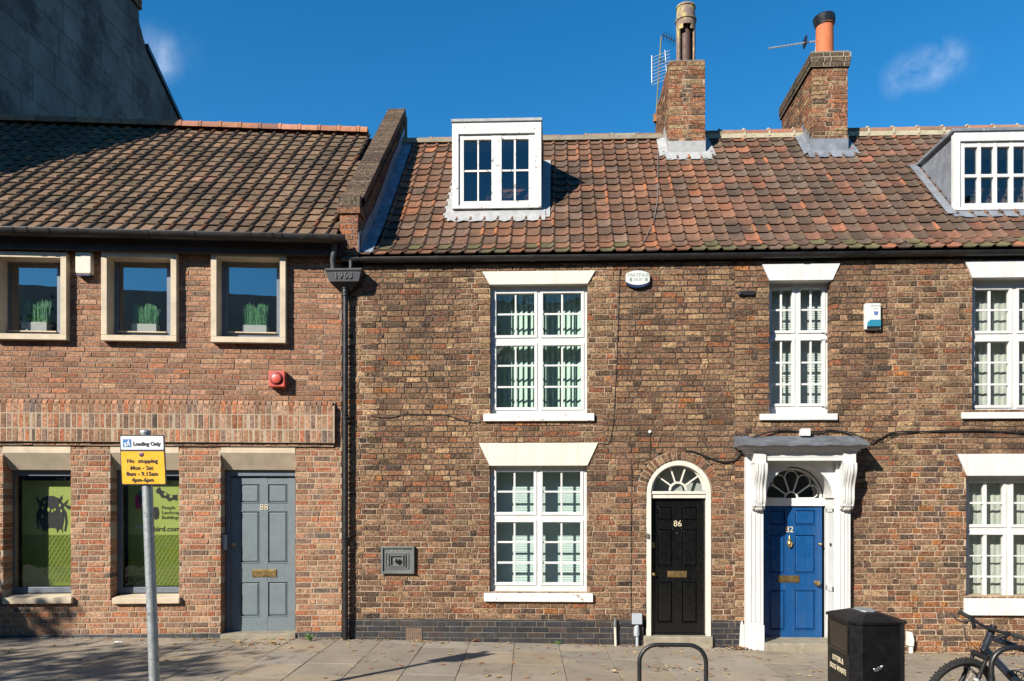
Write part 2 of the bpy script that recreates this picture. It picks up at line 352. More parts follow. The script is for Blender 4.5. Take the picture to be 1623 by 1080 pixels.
# ------------------------------------------------------------------ brickwork
def pick(pal):
    t = RN.random() * sum(p[0] for p in pal)
    for p in pal:
        t -= p[0]
        if t <= 0: break
    c = p[1]; k = RN.uniform(.72, 1.28); j = lambda: RN.uniform(.975, 1.025)
    return (c[0] * k * j(), c[1] * k * j(), c[2] * k * j())
PAL_R = [(30, (.300, .168, .098)), (30, (.390, .232, .130)), (20, (.50, .320, .175)), (8, (.125, .078, .050)), (5, (.38, .140, .065)), (12, (.235, .118, .070)), (1.5, (.52, .20, .065))]
PAL_RL = [(30, (.300, .165, .102)), (22, (.380, .230, .134)), (16, (.135, .083, .060)), (9, (.38, .140, .070)), (20, (.30, .132, .078)), (3, (.06, .045, .04))]
PAL_P = [(26, (.38, .165, .085)), (26, (.27, .155, .10)), (18, (.13, .09, .075)), (8, (.52, .20, .065)), (18, (.38, .25, .15))]
PAL_L = [(36, (.39, .205, .120)), (30, (.35, .175, .100)), (16, (.43, .255, .155)), (6, (.25, .15, .10)), (6, (.42, .170, .085))]
PAL_LL = [(32, (.43, .220, .125)), (22, (.46, .275, .165)), (12, (.25, .160, .115)), (13, (.43, .165, .080)), (20, (.36, .195, .120)), (2, (.15, .115, .095))]
def brick_wall(mb, mo, u0, u1, z0, z1, opens, pal, v=0., ch=.075, L=.225, jt=.010, deep=.03, edge=.22, thick=.30, bond='flemish', jit=.0025, mort=.006, mcol=None):
    """opens: list of functions z -> (a,b) or None (solid elsewhere). Bricks into mb, mortar bed into mo."""
    nz = int(math.ceil((z1 - z0) / ch)); row = 0; prev = None
    for k in range(nz):
        za = z0 + k * ch; zb = min(za + ch, z1); zm = (za + zb) / 2
        if zb - za < .02: break
        iv = [(u0, u1)]
        for f in opens:
            ab = f(zm)
            if not ab: continue
            a, b = ab; nv = []
            for x, y in iv:
                if b <= x or a >= y: nv.append((x, y)); continue
                if a > x + .01: nv.append((x, a))
                if b < y - .01: nv.append((b, y))
            iv = nv
        for x, y in iv:
            x_, y_ = x + (.004 if x > u0 + .01 else 0), y - (.004 if y < u1 - .01 else 0)
            if not mcol: mo.box(x_, y_, v + mort, v + thick, za, zb)
            else:
                nn = max(1, int((y_ - x_) / .35)); run = x_
                for i_ in range(1, nn + 1):
                    e_ = x_ + (y_ - x_) * i_ / nn; mo.box(run, e_, v + mort, v + thick, za, zb, mcol((run + e_) / 2, zm)); run = e_
        off = (k % 2) * (L * .75) + RN.uniform(-.02, .02)
        x = u0 - off - RN.uniform(0, .02); i = k % 2
        while x < u1:
            Lh = L if (i % 2 == 0 or bond == 'stretch' or (bond == 'garden' and k % 4)) else L * .5
            Lh += RN.uniform(-.006, .006); i += 1
            a, b = x, x + Lh - jt; x += Lh
            P = pal(.5 * (a + b), zm) if callable(pal) else pal
            for p, q in iv:
                aa, bb = max(a, p), min(b, q)
                if bb - aa < .03: continue
                end = (aa == p and p > u0 + .01) or (bb == q and q < u1 - .01) or abs(aa - p) < .05 or abs(q - bb) < .05
                mb.brick(aa, bb, za + jt * .5, zb - jt * .5, v, edge if end else deep, pick(P), jit, .005)
def rect(a, b, z0, z1): return lambda z: (a, b) if z0 < z < z1 else None
def pane_grid(mb, L, R, T, B, cols, rows, v, thick=.05, bar=.02, thr=.04, barw=None):
    """members between panes; wide gaps are frame timbers, narrow ones glazing bars"""
    us = [L] + [x for c in cols for x in c] + [R]; zs = [T] + [x for r in rows for x in r] + [B]
    for i in range(0, len(us), 2):
        a, b = us[i], us[i + 1]
        if b - a < .001: continue
        if b - a > thr: mb.box(a, b, v, v + thick, B, T)
        else: mb.box(a, b, v + .012, v + .012 + bar, B + .002, T - .002)
    for i in range(0, len(zs), 2):
        t, b = zs[i], zs[i + 1]
        if t - b < .001: continue
        if t - b > thr: mb.box(L + .002, R - .002, v + .003, v + thick - .003, b, t)
        else: mb.box(L + .004, R - .004, v + .015, v + .010 + bar, b, t)

# ================================================================== THE TERRACE (houses 86 and 82)
XB = U(RF, 1165); XE = 10.2
ZT = 5.30
H86 = Thing('terraced_house', 'weathered brown brick cottage with the black arched door and a flaking white dormer', 'house', RF, ((uj + XB) / 2, 0, gz(0)))
H82 = Thing('terraced_house', 'brown brick cottage with the blue door under a white bracketed canopy', 'house', RF, (XB + 2.5, 0, gz(4)))
def ux(px, v=0.): return U(RF, px, v)
def zy(py, v=0., px=1000): return Z(RF, px, py, v)
# window data in photograph pixels, resolved on the wall plane: opening L,R,T,B / pane columns / pane rows / sill / lintel
WINS = [
 dict(T=H86, L=777, R=931, t=449, b=655, cols=[(787, 816), (818.5, 847), (861, 889.5), (892.5, 921)], rows=[(464, 495), (498, 530), (547, 577), (580, 611), (614, 645)],
      sill=(766, 942, 655, 667), lin=(764.5, 944, 428, 776, 931.5), blind='vert', rec=.09, m=m_white, lab='upper window'),
 dict(T=H86, L=776, R=930.5, t=738, b=942, cols=[(787, 814), (817, 846), (860.5, 888.5), (891.5, 920)], rows=[(748, 778), (781, 812), (828, 858.5), (861.5, 891), (894.5, 924)],
      sill=(767, 940, 942, 955), lin=(759, 948, 702, 776, 931), blind='horB', rec=.09, m=m_white, lab='lower window'),
 dict(T=H82, L=1220, R=1318, t=447, b=657, cols=[(1223, 1237), (1240, 1255), (1269, 1284), (1287, 1303)], rows=[(461, 492), (495, 526), (542, 575), (578, 609), (612, 641)],
      sill=(1205, 1328, 657, 667), lin=(1208, 1332, 421, 1220, 1320), blind='horW', rec=.15, m=m_white, lab='narrow window'),
 dict(T=H82, L=1541.5, R=1673, t=446, b=656, cols=[(1545, 1567), (1571, 1599), (1615, 1643), (1647, 1669)], rows=[(465, 495), (498, 529), (546, 577), (580, 611), (614, 645)],
      sill=(1526, 1688, 656, 666), lin=(1530, 1684, 420, 1542, 1672), blind='net', rec=.13, m=m_white, lab='upper net window'),
 dict(T=H82, L=1532, R=1667, t=755, b=947, cols=[(1535, 1559), (1564, 1590), (1606, 1632), (1637, 1663)], rows=[(766, 796), (799, 831), (847, 879), (881, 911), (914, 944)],
      sill=(1530, 1670, 947, 973), lin=(1518, 1682, 721, 1533, 1666), blind='net', rec=.13, m=m_white, lab='lower net window'),
]
openL, openR = [], []
for wd in WINS:
    o = rect(ux(wd['L']), ux(wd['R']), zy(wd['b']), zy(wd['t'] - 10)); (openL if wd['T'] is H86 else openR).append(o)
# arched door of 86
AC = (ux(1076), zy(781)); AR = (ux(1128) - ux(1024)) / 2
def arch86(z):
    if z < AC[1]: return (AC[0] - AR, AC[0] + AR)
    d = z - AC[1]; r = AR + .122
    return (AC[0] - sqrt(r * r - d * d), AC[0] + sqrt(r * r - d * d)) if d < r else None
openL.append(arch86)
DL, DR = ux(1188), ux(1343)
openR.append(rect(DL, DR, -.5, zy(722)))
ZB = -.35
def palR(u, z):
    if u > ux(1395) and z < zy(735) and u < ux(1530) and RN.random() < min(1, (u - ux(1395)) / .5): return PAL_P
    if u > ux(1500) and z < zy(955): return PAL_P
    return PAL_RL if (z < 2.2 and RN.random() < .75) or RN.random() < .15 else PAL_R
def mortar_col(u, z):
    p = .12 + .0 * u
    if u < ux(600) or abs(u - ux(765)) < .18 or abs(u - ux(945)) < .15: p = .7
    if z < 2.1: p = max(p, .55)
    if z < 1.5: p = max(p, .75)
    if u > ux(1380) and z < zy(740): p = 1
    if u > ux(1420) and u < ux(1530): p = max(p, .6)
    f = max(0, min(1, p + RN.uniform(-.2, .2)))
    return tuple(a + (b - a) * f for a, b in zip((.055, .042, .032), (.50, .38, .26)))
PL86 = zy(983)      # top of the blue-brick plinth
for (T, a, b, ops, nm) in ((H86, uj, XB, openL, 0), (H82, XB, XE, openR, 1)):
    mb, mo = MB(), MB()
    lo = PL86 if nm == 0 else ZB
    lim = ZT
    ops2 = list(ops)
    if nm == 1:
        ops2.append(rect(XB, ux(1182), -.5, PL86))
    brick_wall(mb, mo, a, b, lo, lim, ops2, palR, bond='flemish', L=.208, jit=.005, mort=.009, jt=.012, mcol=mortar_col)
    wall = T.part('wall', mb, m_brickR)
    mo.box(a, b, 1.80, 1.84, ZB, lim)
    T.part('mortar_bed', mo, m_mortarR, parent=wall)
    # arch ring handled below
    pb, pm = MB(), MB()
    if nm == 0:
        brick_wall(pb, pm, uj + .06, ux(1020), ZB, PL86, [], [(1, (.020, .021, .026)), (1, (.032, .031, .034)), (.5, (.05, .036, .030))], v=-.004, L=.225, ch=.0755, jt=.007, bond='garden', jit=.0015)
        H86.part('plinth', pb, m_blueb); pb = MB()
        brick_wall(pb, pm, ux(1129), XB, ZB, PL86, [], [(1, (.020, .021, .026)), (1, (.034, .032, .036))], v=-.004, L=.225, ch=.0755, jt=.007, jit=.0015)
    else:
        brick_wall(pb, pm, XB, ux(1182), ZB, PL86, [], [(1, (.020, .021, .026)), (1, (.034, .032, .036))], v=-.004, L=.225, ch=.0755, jt=.007, jit=.0015)
    pl = T.part('plinth', pb, m_blueb); T.part('mortar_bed', pm, m_mortarP, parent=pl)
# arch ring bricks
mb, mo = MB(), MB(); n = 25
for k in range(n):
    a0 = radians(-6) + (pi + radians(12)) * (k + .06) / n; a1 = radians(-6) + (pi + radians(12)) * (k + .90) / n
    ri, ro = AR + .006, AR + .118
    pts = [(AC[0] + r * cos(a), AC[1] + r * sin(a)) for r, a in ((ri, a0), (ro, a0 + .003), (ro, a1 - .003), (ri, a1))]
    mb.prism(pts, -.004 + RN.uniform(-.002, .002), .15, pick(PAL_RL if k % 3 else PAL_R))
an = [radians(-6) + (pi + radians(12)) * k / 40 for k in range(41)]
mo.ring([(AC[0] + (AR + .001) * cos(a), AC[1] + (AR + .001) * sin(a)) for a in an], [(AC[0] + (AR + .124) * cos(a), AC[1] + (AR + .124) * sin(a)) for a in an], .004, .15)
ar = H86.part('door_arch', mb, m_brickR, label='ring of upright bricks over the black door'); H86.part('mortar_bed', mo, m_mortarL, parent=ar)

# windows
def vertical_blind(mb, L, R, T, B, v):
    x = L; k = 0
    while x < R:
        a = radians(32); hw = .042
        c, s_ = cos(a) * hw, sin(a) * hw
        mb.extr([(x - c, v + s_, B), (x + c, v - s_, B), (x + c, v - s_, T), (x - c, v + s_, T)], (0.0005, .001, 0)); x += .074; k += 1
    mb.box(L, R, v - .02, v + .02, T, T + .03)
def venetian(mb, L, R, T, B, v, p=.024):
    z = T
    while z > B:
        mb.extr([(L, v - .005, z - .022), (R, v - .005, z - .022), (R, v + .005, z), (L, v + .005, z)], (0, .0008, 0)); z -= p
    mb.box(L, R, v - .018, v + .018, T, T + .04)
def net_curtain(mb, L, R, T, B, v):
    n = 60
    for i in range(n):
        f = lambda k: v + .005 * sin(k * 1.3) + .003 * sin(k * 3.1 + 1)
        a, b = L + (R - L) * i / n, L + (R - L) * (i + 1) / n
        mb.poly([(a, f(i), B), (b, f(i + 1), B), (b, f(i + 1), T), (a, f(i), T)])
def interior(T, par, L, R, Tz, B, v0, v1, m=m_room, back=m_roomdark):
    mb = MB()
    mb.poly([(L, v0, B), (L, v1, B), (L, v1, Tz), (L, v0, Tz)]); mb.poly([(R, v0, B), (R, v1, B), (R, v1, Tz), (R, v0, Tz)])
    mb.poly([(L, v0, Tz), (R, v0, Tz), (R, v1, Tz), (L, v1, Tz)]); mb.poly([(L, v0, B), (R, v0, B), (R, v1, B), (L, v1, B)])
    mb.mi = 1; mb.poly([(L, v1, B), (R, v1, B), (R, v1, Tz), (L, v1, Tz)])
    return T.part('room_lining', mb, [m, back], parent=par)
for i, wd in enumerate(WINS):
    T = wd['T']; v = wd['rec']
    L, R, t_, b_ = ux(wd['L']), ux(wd['R']), zy(wd['t']), zy(wd['b'])
    cols = [(ux(a, v), ux(b, v)) for a, b in wd['cols']]; rows = [(zy(a, v), zy(b, v)) for a, b in wd['rows']]
    mb = MB(); pane_grid(mb, L - .0, R + .0, t_ + .02, b_ - .0, cols, rows, v, .06)
    def frame_ring(mb, a, b, t, q, w_, v0, v1):
        mb.box(a, a + w_, v0, v1, q, t); mb.box(b - w_, b, v0, v1, q, t); mb.box(a + w_, b - w_, v0 + .0006, v1, t - w_, t); mb.box(a + w_, b - w_, v0 + .0006, v1, q, q + w_)
    for ca, cb in ((cols[0], cols[1]), (cols[2], cols[3])):
        for ra_, rb_ in ((rows[0], rows[1]), (rows[2], rows[4])):
            frame_ring(mb, ca[0] - .040, cb[1] + .040, ra_[0] + .036, rb_[1] - .040, .036, v - .010, v)
    fr = T.part('window', mb, wd['m'], bevel=.003, label=None)
    g = MB(); g.box(L + .01, R - .01, v + .036, v + .040, b_ + .01, t_)
    T.part('glass', g, m_glass, parent=fr)
    interior(T, fr, L + .005, R - .005, t_ + .01, b_ + .005, v + .062, v + .62, m_room, m_room)
    bb = MB(); bl = v + .24
    if wd['blind'] == 'vert': vertical_blind(bb, L + .02, R - .02, t_ - .06, b_ + .04, bl); T.part('blind', bb, m_blindG, parent=fr, label='green vertical slat blind')
    elif wd['blind'] == 'horB': venetian(bb, L + .02, R - .02, t_ - .06, b_ + .04, bl); T.part('blind', bb, m_blindB, parent=fr, label='pale blue horizontal slat blind')
    elif wd['blind'] == 'horW': venetian(bb, L + .02, R - .02, t_ - .06, b_ + .04, v + .17); T.part('blind', bb, m_blindW, parent=fr, label='white horizontal slat blind')
    else: net_curtain(bb, L + .02, R - .02, t_ - .03, b_ + .03, v + .17); T.part('curtain', bb, m_net, parent=fr, smooth=60, label='pale net curtain')
    s = wd['sill']; sv = -.045
    mb = MB(); sl_, sr_ = ux(s[0], sv), ux(s[1], sv); zt, zb = zy(s[2], sv), zy(s[3], sv)
    mb.extr([(sl_, sv, zb), (sl_, .14, zb), (sl_, .14, zt + .012), (sl_, v * .6, zt + .010), (sl_, sv, zt)], (sr_ - sl_, 0, 0))
    T.part('sill', mb, m_wornwhite if i in (0, 1) else m_white, parent=fr, bevel=.006)
    l = wd['lin']; lv = -.018
    mb = MB(); mb.prism([(ux(l[3], lv), zy(wd['t'], lv)), (ux(l[4], lv), zy(wd['t'], lv)), (ux(l[1], lv), zy(l[2], lv)), (ux(l[0], lv), zy(l[2], lv))], lv, v + .02)
    T.part('lintel', mb, m_cream if T is H86 else m_white, parent=fr, bevel=.002)
    if i == 2:   # stay hooks on the narrow window
        for (hx, hy) in ((1306, 530), (1306, 541), (1306, 646), (1222, 530), (1222, 645), (1310, 455)):
            hk = MB(); u_, z_ = ux(hx, v - .02), zy(hy, v - .02); hk.tube([(u_ - .03, v - .012, z_), (u_ + .03, v - .012, z_ + .004)], .006, 6); hk.lathe((u_ + .02, v - .02, z_ - .015), [(.010, 0), (.010, .03)], 8); T.part('window_stay', hk, m_galv, parent=fr, smooth=True)


# --- doors
def panel_door(T, L, R, Tz, B, cols, rows, v, mt, par=None):
    mb = MB(); pane_grid(mb, L, R, Tz, B, cols, rows, v, .045, thr=.01)
    for a, b in cols:
        for t, q in rows:
            # bolection slope then raised field
            v1, v0 = v + .022, v + .006
            mb.box(a - .001, b + .001, v1, v + .04, q - .001, t + .001)
            o = [(a + .012, q + .012), (b - .012, q + .012), (b - .012, t - .012), (a + .012, t - .012)]
            i_ = [(a + .034, q + .034), (b - .034, q + .034), (b - .034, t - .034), (a + .034, t - .034)]
            n_ = mb.add([(x, v1, z) for x, z in o] + [(x, v0, z) for x, z in i_])
            mb.face((n_ + 4, n_ + 5, n_ + 6, n_ + 7))
            for k in range(4): j = (k + 1) % 4; mb.face((n_ + k, n_ + j, n_ + 4 + j, n_ + 4 + k))
            for (aa, bb, tt, qq) in ((a, a + .010, t, q), (b - .010, b, t, q), (a + .010, b - .010, t, t - .010), (a + .010, b - .010, q + .010, q)):
                mb.box(aa, bb, v - .004, v + .03, qq, tt)
    return T.part('door', mb, mt, bevel=.0025, parent=par)
def letterbox(T, par, uc, zc, w, h, v, mt=m_brass):
    mb = MB(); mb.box(uc - w / 2, uc + w / 2, v - .008, v, zc - h / 2, zc + h / 2)
    mb.box(uc - w / 2 + .02, uc + w / 2 - .02, v - .013, v - .009, zc - h / 2 + .014, zc + h / 2 - .014)
    return T.part('letterbox', mb, mt, parent=par, bevel=.002)
def knob(T, par, uc, zc, v, r=.028, mt=m_brass, name='knob'):
    mb = MB(); mb.lathe((uc, v, zc), [(r * .9, 0), (r * .9, .004), (r * .35, .008), (r * .35, .03), (r * .8, .036), (r, .05), (r * .8, .064), (r * .2, .07)], 16, axis=(0, -1, 0))
    return T.part(name, mb, mt, parent=par, smooth=True)
# 86: black door, cream arched frame and fanlight
v = .10
d86 = panel_door(H86, ux(1032, v), ux(1118.5, v), zy(790, v), zy(1008, v), [(ux(1041, v), ux(1067, v)), (ux(1080, v), ux(1106, v))], [(zy(803, v), zy(826, v)), (zy(838, v), zy(899, v)), (zy(921, v), zy(988, v))], v, m_blackdoor)
d86['label'] = 'black six panel door numbered 86'
letterbox(H86, d86, ux(1073, v), zy(910, v), .26, .085, v); knob(H86, d86, ux(1035.5, v), zy(910, v), v, .026)
H86.part('door_number', text_mb('86', .115, ux(1074, v), zy(830.5, v), v - .004, .006), m_silver, parent=d86)
mb = MB(); mb.lathe((ux(1073, v), v, zy(845, v)), [(.008, 0), (.008, .004)], 10, axis=(0, -1, 0)); H86.part('spyhole', mb, m_steel, parent=d86)
mb = MB(); mb.box(ux(1033, v), ux(1037.5, v), v - .012, v, zy(868, v), zy(860, v)); H86.part('latch', mb, m_brass, parent=d86, bevel=.003)
mb = MB(); mb.box(ux(1032, v), ux(1118, v), v - .03, v, zy(1008, v), zy(1003, v)); H86.part('weatherboard', mb, m_blackdoor, parent=d86, bevel=.004)
mb = MB(); fo = AR - .005; rin = (ux(1118.5, .04) - ux(1032, .04)) / 2 + .0; an = [pi * k / 36 for k in range(37)]
zs0 = AC[1]
mb.ring([(AC[0] + (rin + .002) * cos(a), zs0 + (rin - .0) * sin(a)) for a in an], [(AC[0] + fo * cos(a), zs0 + fo * sin(a)) for a in an], .012, .14)
for sgn in (-1, 1): mb.box(AC[0] + sgn * (rin + .002), AC[0] + sgn * fo, .012, .14, zy(1009), zs0)
mb.box(AC[0] - rin, AC[0] + rin, .045, .13, zy(790, .05), zy(780, .05)); mb.box(AC[0] - rin, AC[0] + rin, .028, .125, zy(783.5, .05), zy(779, .05))
fr = H86.part('door_frame', mb, m_cream, bevel=.004, smooth=30)
mb = MB(); fv = .075; fzc = zy(778, fv); fr_ = rin - .035
mb.ring([(AC[0] + fr_ * cos(a), fzc + fr_ * sin(a)) for a in an], [(AC[0] + (rin + .01) * cos(a), fzc + (rin + .01) * sin(a)) for a in an], fv, fv + .05)
mb.ring([(AC[0] + .095 * cos(a), fzc + .095 * sin(a)) for a in an], [(AC[0] + .122 * cos(a), fzc + .122 * sin(a)) for a in an], fv, fv + .03)
for k in range(1, 5):
    a = pi * k / 5; c, s_ = cos(a), sin(a); px_, pz_ = -s_ * .010, c * .010
    mb.prism([(AC[0] + .118 * c + px_, fzc + .118 * s_ + pz_), (AC[0] + .118 * c - px_, fzc + .118 * s_ - pz_), (AC[0] + fr_ * c - px_, fzc + fr_ * s_ - pz_), (AC[0] + fr_ * c + px_, fzc + fr_ * s_ + pz_)], fv + .002, fv + .028)
fl = H86.part('fanlight', mb, m_cream, bevel=.002)
g = MB(); g.prism([(AC[0] + (fr_ + .01) * cos(a), fzc + (fr_ + .01) * sin(a)) for a in an], fv + .03, fv + .034); H86.part('glass', g, m_glass, parent=fl)
g = MB(); g.box(AC[0] - rin, AC[0] + rin, .30, .31, zs0 - .05, zs0 + rin + .05); g.box(AC[0] - rin, AC[0] + rin, .142, .31, zs0 - .08, zs0 - .05); H86.part('room_lining', g, m_room, parent=fl)
mb = MB(); mb.box(ux(1020), ux(1129), -.05, .16, -.2, zy(1009, -.05)); H86.part('doorstep', mb, m_step, bevel=.012)

# 82: blue door, deep reveal, pilasters, consoles, canopy
v = .30; fv0 = -.10
d82 = panel_door(H82, ux(1206, v), ux(1303, v), zy(802, v), zy(1015, v), [(ux(1219, v), ux(1245.5, v)), (ux(1259, v), ux(1293, v))], [(zy(808, v), zy(833, v)), (zy(847, v), zy(909, v)), (zy(934, v), zy(998, v))], v, m_blue)
d82['label'] = 'blue six panel door numbered 82'
letterbox(H82, d82, ux(1250, v), zy(917, v), .29, .095, v); knob(H82, d82, ux(1294, v), zy(923, v), v, .038); knob(H82, d82, ux(1299, v), zy(862, v), v - .0, .016, name='lock')
H82.part('door_number', text_mb('82', .115, ux(1251, v), zy(839.5, v), v - .004, .006), m_silver, parent=d82)
mb = MB(); ku, kz = ux(1251, v), zy(859, v)
mb.lathe((ku, v - .01, kz - .085), [(.004, 0), (.016, .02), (.034, .05), (.034, .075), (.020, .10), (.028, .112), (.012, .13), (.008, .165), (.001, .18)], 14)
mb.tube([(ku - .03, v - .03, kz + .0), (ku - .022, v - .03, kz - .05), (ku, v - .03, kz - .072), (ku + .022, v - .03, kz - .05), (ku + .03, v - .03, kz)], .006, 8)
H82.part('door_knocker', mb, m_brass, parent=d82, smooth=True)
mb = MB()
pL0, pL1 = ux(1182.5, fv0), ux(1210, fv0); pR0, pR1 = ux(1325, fv0), ux(1348, fv0); pR1 += .0
zb_ = -.15; zc_ = zy(735, fv0)
for a, b in ((pL0, pL1), (pR0, pR1)):
    mb.box(a, b, fv0, .02, zb_, zy(720, fv0)); mb.box(a - .008, b + .008, fv0 - .02, .02, zb_, zy(990, fv0))
    for q in (.25, .5, .75): mb.box(a + (b - a) * q - .010, a + (b - a) * q + .010, fv0 - .009, fv0, zy(985, fv0), zy(812, fv0))
mb.box(pL1, pL1 + .004, .02, v + .03, zb_, zy(735)); 
H82.part('pilaster', mb, m_white, bevel=.004)
mb = MB(); mb.box(pR0 - .004, pR0 + .02, .0 + fv0 + .012, v + .03, zb_, zy(792)); mb.box(pL1 - .02, pL1 + .002, fv0 + .012, v + .03, zb_, zy(792))
for (a, b) in ((-.045, .02), (.23, .27)): mb.box(pR0 - .016, pR0 - .004, fv0 + .03 + a + .04, fv0 + .03 + b + .04, .15, zy(806))
mb.box(pR0 - .016, pR0 - .004, fv0 + .03, .27, .10, .16); mb.box(pR0 - .016, pR0 - .004, fv0 + .03, .27, zy(812), zy(804)); mb.box(pR0 - .016, pR0 - .004, fv0 + .03, .27, .75, .82)
H82.part('door_reveal', mb, m_white, bevel=.003)
# fanlight with petals
ac = ((ux(1206, v) + ux(1303, v)) / 2, zy(790, v)); ra = (ux(1303, v) - ux(1206, v)) / 2 - .012
mb = MB(); an = [pi * k / 40 for k in range(41)]
mb.ring([(ac[0] + (ra - .016) * cos(a), ac[1] + (ra - .016) * sin(a)) for a in an], [(ac[0] + (ra + .012) * cos(a), ac[1] + (ra + .012) * sin(a)) for a in an], v, v + .05)
mb.ring([(ac[0] + .075 * cos(a), ac[1] + .075 * sin(a)) for a in an], [(ac[0] + .095 * cos(a), ac[1] + .095 * sin(a)) for a in an], v + .004, v + .03)
npet = 5
for k in range(npet):
    a0, a1 = pi * k / npet, pi * (k + 1) / npet; am = (a0 + a1) / 2; rr = (ra - .03) * sin((a1 - a0) / 2) / (1 + sin((a1 - a0) / 2)); rc = ra - .028 - rr
    pts = [(ac[0] + .095 * cos(a0 + .03), ac[1] + .095 * sin(a0 + .03))]
    for q in range(13):
        b = am - pi / 2 + pi * q / 12; b2 = b
        pts.append((ac[0] + rc * cos(am) + rr * cos(b2), ac[1] + rc * sin(am) + rr * sin(b2)))
    pts.append((ac[0] + .095 * cos(a1 - .03), ac[1] + .095 * sin(a1 - .03)))
    mb.tube([(x, v + .016, z) for x, z in pts], .0075, 6)
mb.box(ac[0] - ra - .05, ac[0] + ra + .05, v - .03, v + .05, zy(802, v), zy(790, v))
fl = H82.part('fanlight', mb, m_white)
g = MB(); g.prism([(ac[0] + ra * cos(a), ac[1] + ra * sin(a)) for a in an], v + .03, v + .034); H82.part('glass', g, m_glass, parent=fl)
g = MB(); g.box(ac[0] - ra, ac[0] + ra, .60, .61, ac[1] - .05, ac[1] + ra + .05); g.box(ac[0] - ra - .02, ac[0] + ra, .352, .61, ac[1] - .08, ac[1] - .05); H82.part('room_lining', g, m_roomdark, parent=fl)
# tympanum wall pierced by the arch, with barrel soffit
mb = MB(); top = zy(722); La, Ra = ux(1195, .0), ux(1345, .0); tv = fv0 + .05; raf = ra + .03
ins = [(ac[0] + raf * cos(a), ac[1] + raf * sin(a)) for a in an]
outp = []
for a in an:
    c, s_ = cos(a), sin(a); tx = (Ra - ac[0]) / c if c > 1e-3 else ((La - ac[0]) / c if c < -1e-3 else 1e9); tz = (top - ac[1]) / s_ if s_ > 1e-3 else 1e9
    t_ = min(tx, tz); outp.append((ac[0] + t_ * c, ac[1] + t_ * s_))
mb.ring(ins, outp, tv, v + .03)
H82.part('tympanum', mb, m_white, smooth=30)
# frieze, blocks, canopy mouldings
mb = MB(); cv = -.30
fz = -.24
mb.box(ux(1198, fz), ux(1356, fz), fz, .0, zy(731, fz), zy(716, fz)); 
for q in (1, 2): mb.box(ux(1214, fz), ux(1338, fz), fz - .007, fz, zy(718 + 3 * q + 1.2, fz), zy(718 + 3 * q, fz))
for a, b in ((1195, 1214.5), (1337, 1357)): mb.box(ux(a, fz - .03), ux(b, fz - .03), fz - .03, -.0, zy(735, fz - .03), zy(717, fz - .03))
H82.part('frieze', mb, m_white, bevel=.004)
mb = MB()
stp = [(fz - .01, zy(719, fz)), (fz - .03, zy(716, fz)), (-.33, zy(711.5, -.33)), (-.36, zy(708, -.36)), (-.38, zy(705.5, -.38))]
pl = stp + [(0, zy(705.5, -.38)), (0, zy(719, fz))]
xl, xr = ux(1186, -.3), ux(1362, -.3)
for k in range(len(stp) - 1):
    (va, za), (vb, zb2) = stp[k], stp[k + 1]; ea = (-va - .25) ; 
    mb.box(xl - ea * .9, xr + ea * .9, (va + vb) / 2, 0.02, za, zb2 + .0005 * k)
H82.part('canopy_moulding', mb, m_white, bevel=.006)
mb = MB(); ct = zy(703, -.4); bt = zy(692, .0)
cl, cr = ux(1174, -.39), ux(1378, -.39)
ncan = 26
for k in range(ncan):
    a, b = cl + (cr - cl) * k / ncan, cl + (cr - cl) * (k + 1) / ncan
    w1, w2 = .006 * sin(k * 1.1) + .004 * sin(k * 2.9), .006 * sin((k + 1) * 1.1) + .004 * sin((k + 1) * 2.9)
    A = [(a, -.40, ct - .03 + w1), (b, -.40, ct - .03 + w2), (b, -.40, ct + w2), (a, -.40, ct + w1)]
    bi = lambda x: min(max(x, cl + .13), cr - .13) if True else x
    Bk = [(a, 0.004, bt), (b, 0.004, bt)]
    mb.poly(A); mb.poly([A[3], A[2], (b, 0.0, bt), (a, 0.0, bt)]); mb.poly([A[0], A[1], (b, 0, ct - .03), (a, 0, ct - .03)])
mb.poly([(cl, -.40, ct - .03), (cl, -.40, ct), (cl, 0, bt), (cl, 0, ct - .03)]); mb.poly([(cr, -.40, ct - .03), (cr, -.40, ct), (cr, 0, bt), (cr, 0, ct - .03)])
H82.part('canopy', mb, M('weathered_canopy_lead', (.17, .19, .215), .5, .35, 7, metal=.2, bmp=.3, bscale=12, spot=((.36, .36, .35), 10, .62, .1)), smooth=50)
# scrolled console brackets
def console(pxc, wpx):
    mb = MB(); zt = zy(735, -.2); zb = zy(808, -.2); n = 30
    prof = []
    for k in range(n + 1):
        t = k / n; z = zt + (zb - zt) * t
        d = .155 - .055 * sin(t * pi * 1.15 - .3) * (1 if t < .5 else .9) if t < .8 else .10
        d = .15 * (1 - t) ** .7 + .045 + .018 * sin(t * pi * 3)
        prof.append((-.10 - d, z))
    uc = ux(pxc, -.25); hw = wpx / 2 / 119
    for (o_, wdt, ext) in ((-hw, hw * .5, 0), (-hw * .42, hw * .84, .014), (hw * .5, hw * .5, 0)):
        sh = [(uc + o_, a - ext, z) for a, z in prof] + [(uc + o_, -.10, zb), (uc + o_, -.10, zt)]
        mb.extr(sh, (wdt, 0, 0))
    for q in (-.2, .2): mb.tube([(uc + q * hw, a - .016, z) for a, z in prof[:24]], .006, 6)
    mb.tube([(uc - hw - .012, -.10 - .055, zb + .065), (uc + hw + .012, -.10 - .055, zb + .065)], .026, 14)
    mb.tube([(uc - hw * .5, -.10 - .045, zb + .02), (uc + hw * .5, -.10 - .045, zb + .02)], .034, 14)
    for q in (-.8, -.4, 0, .4, .8): mb.lathe((uc + q * hw, -.19, zb + .06), [(.003, -.022), (.014, -.01), (.014, .01), (.003, .022)], 8)
    return mb
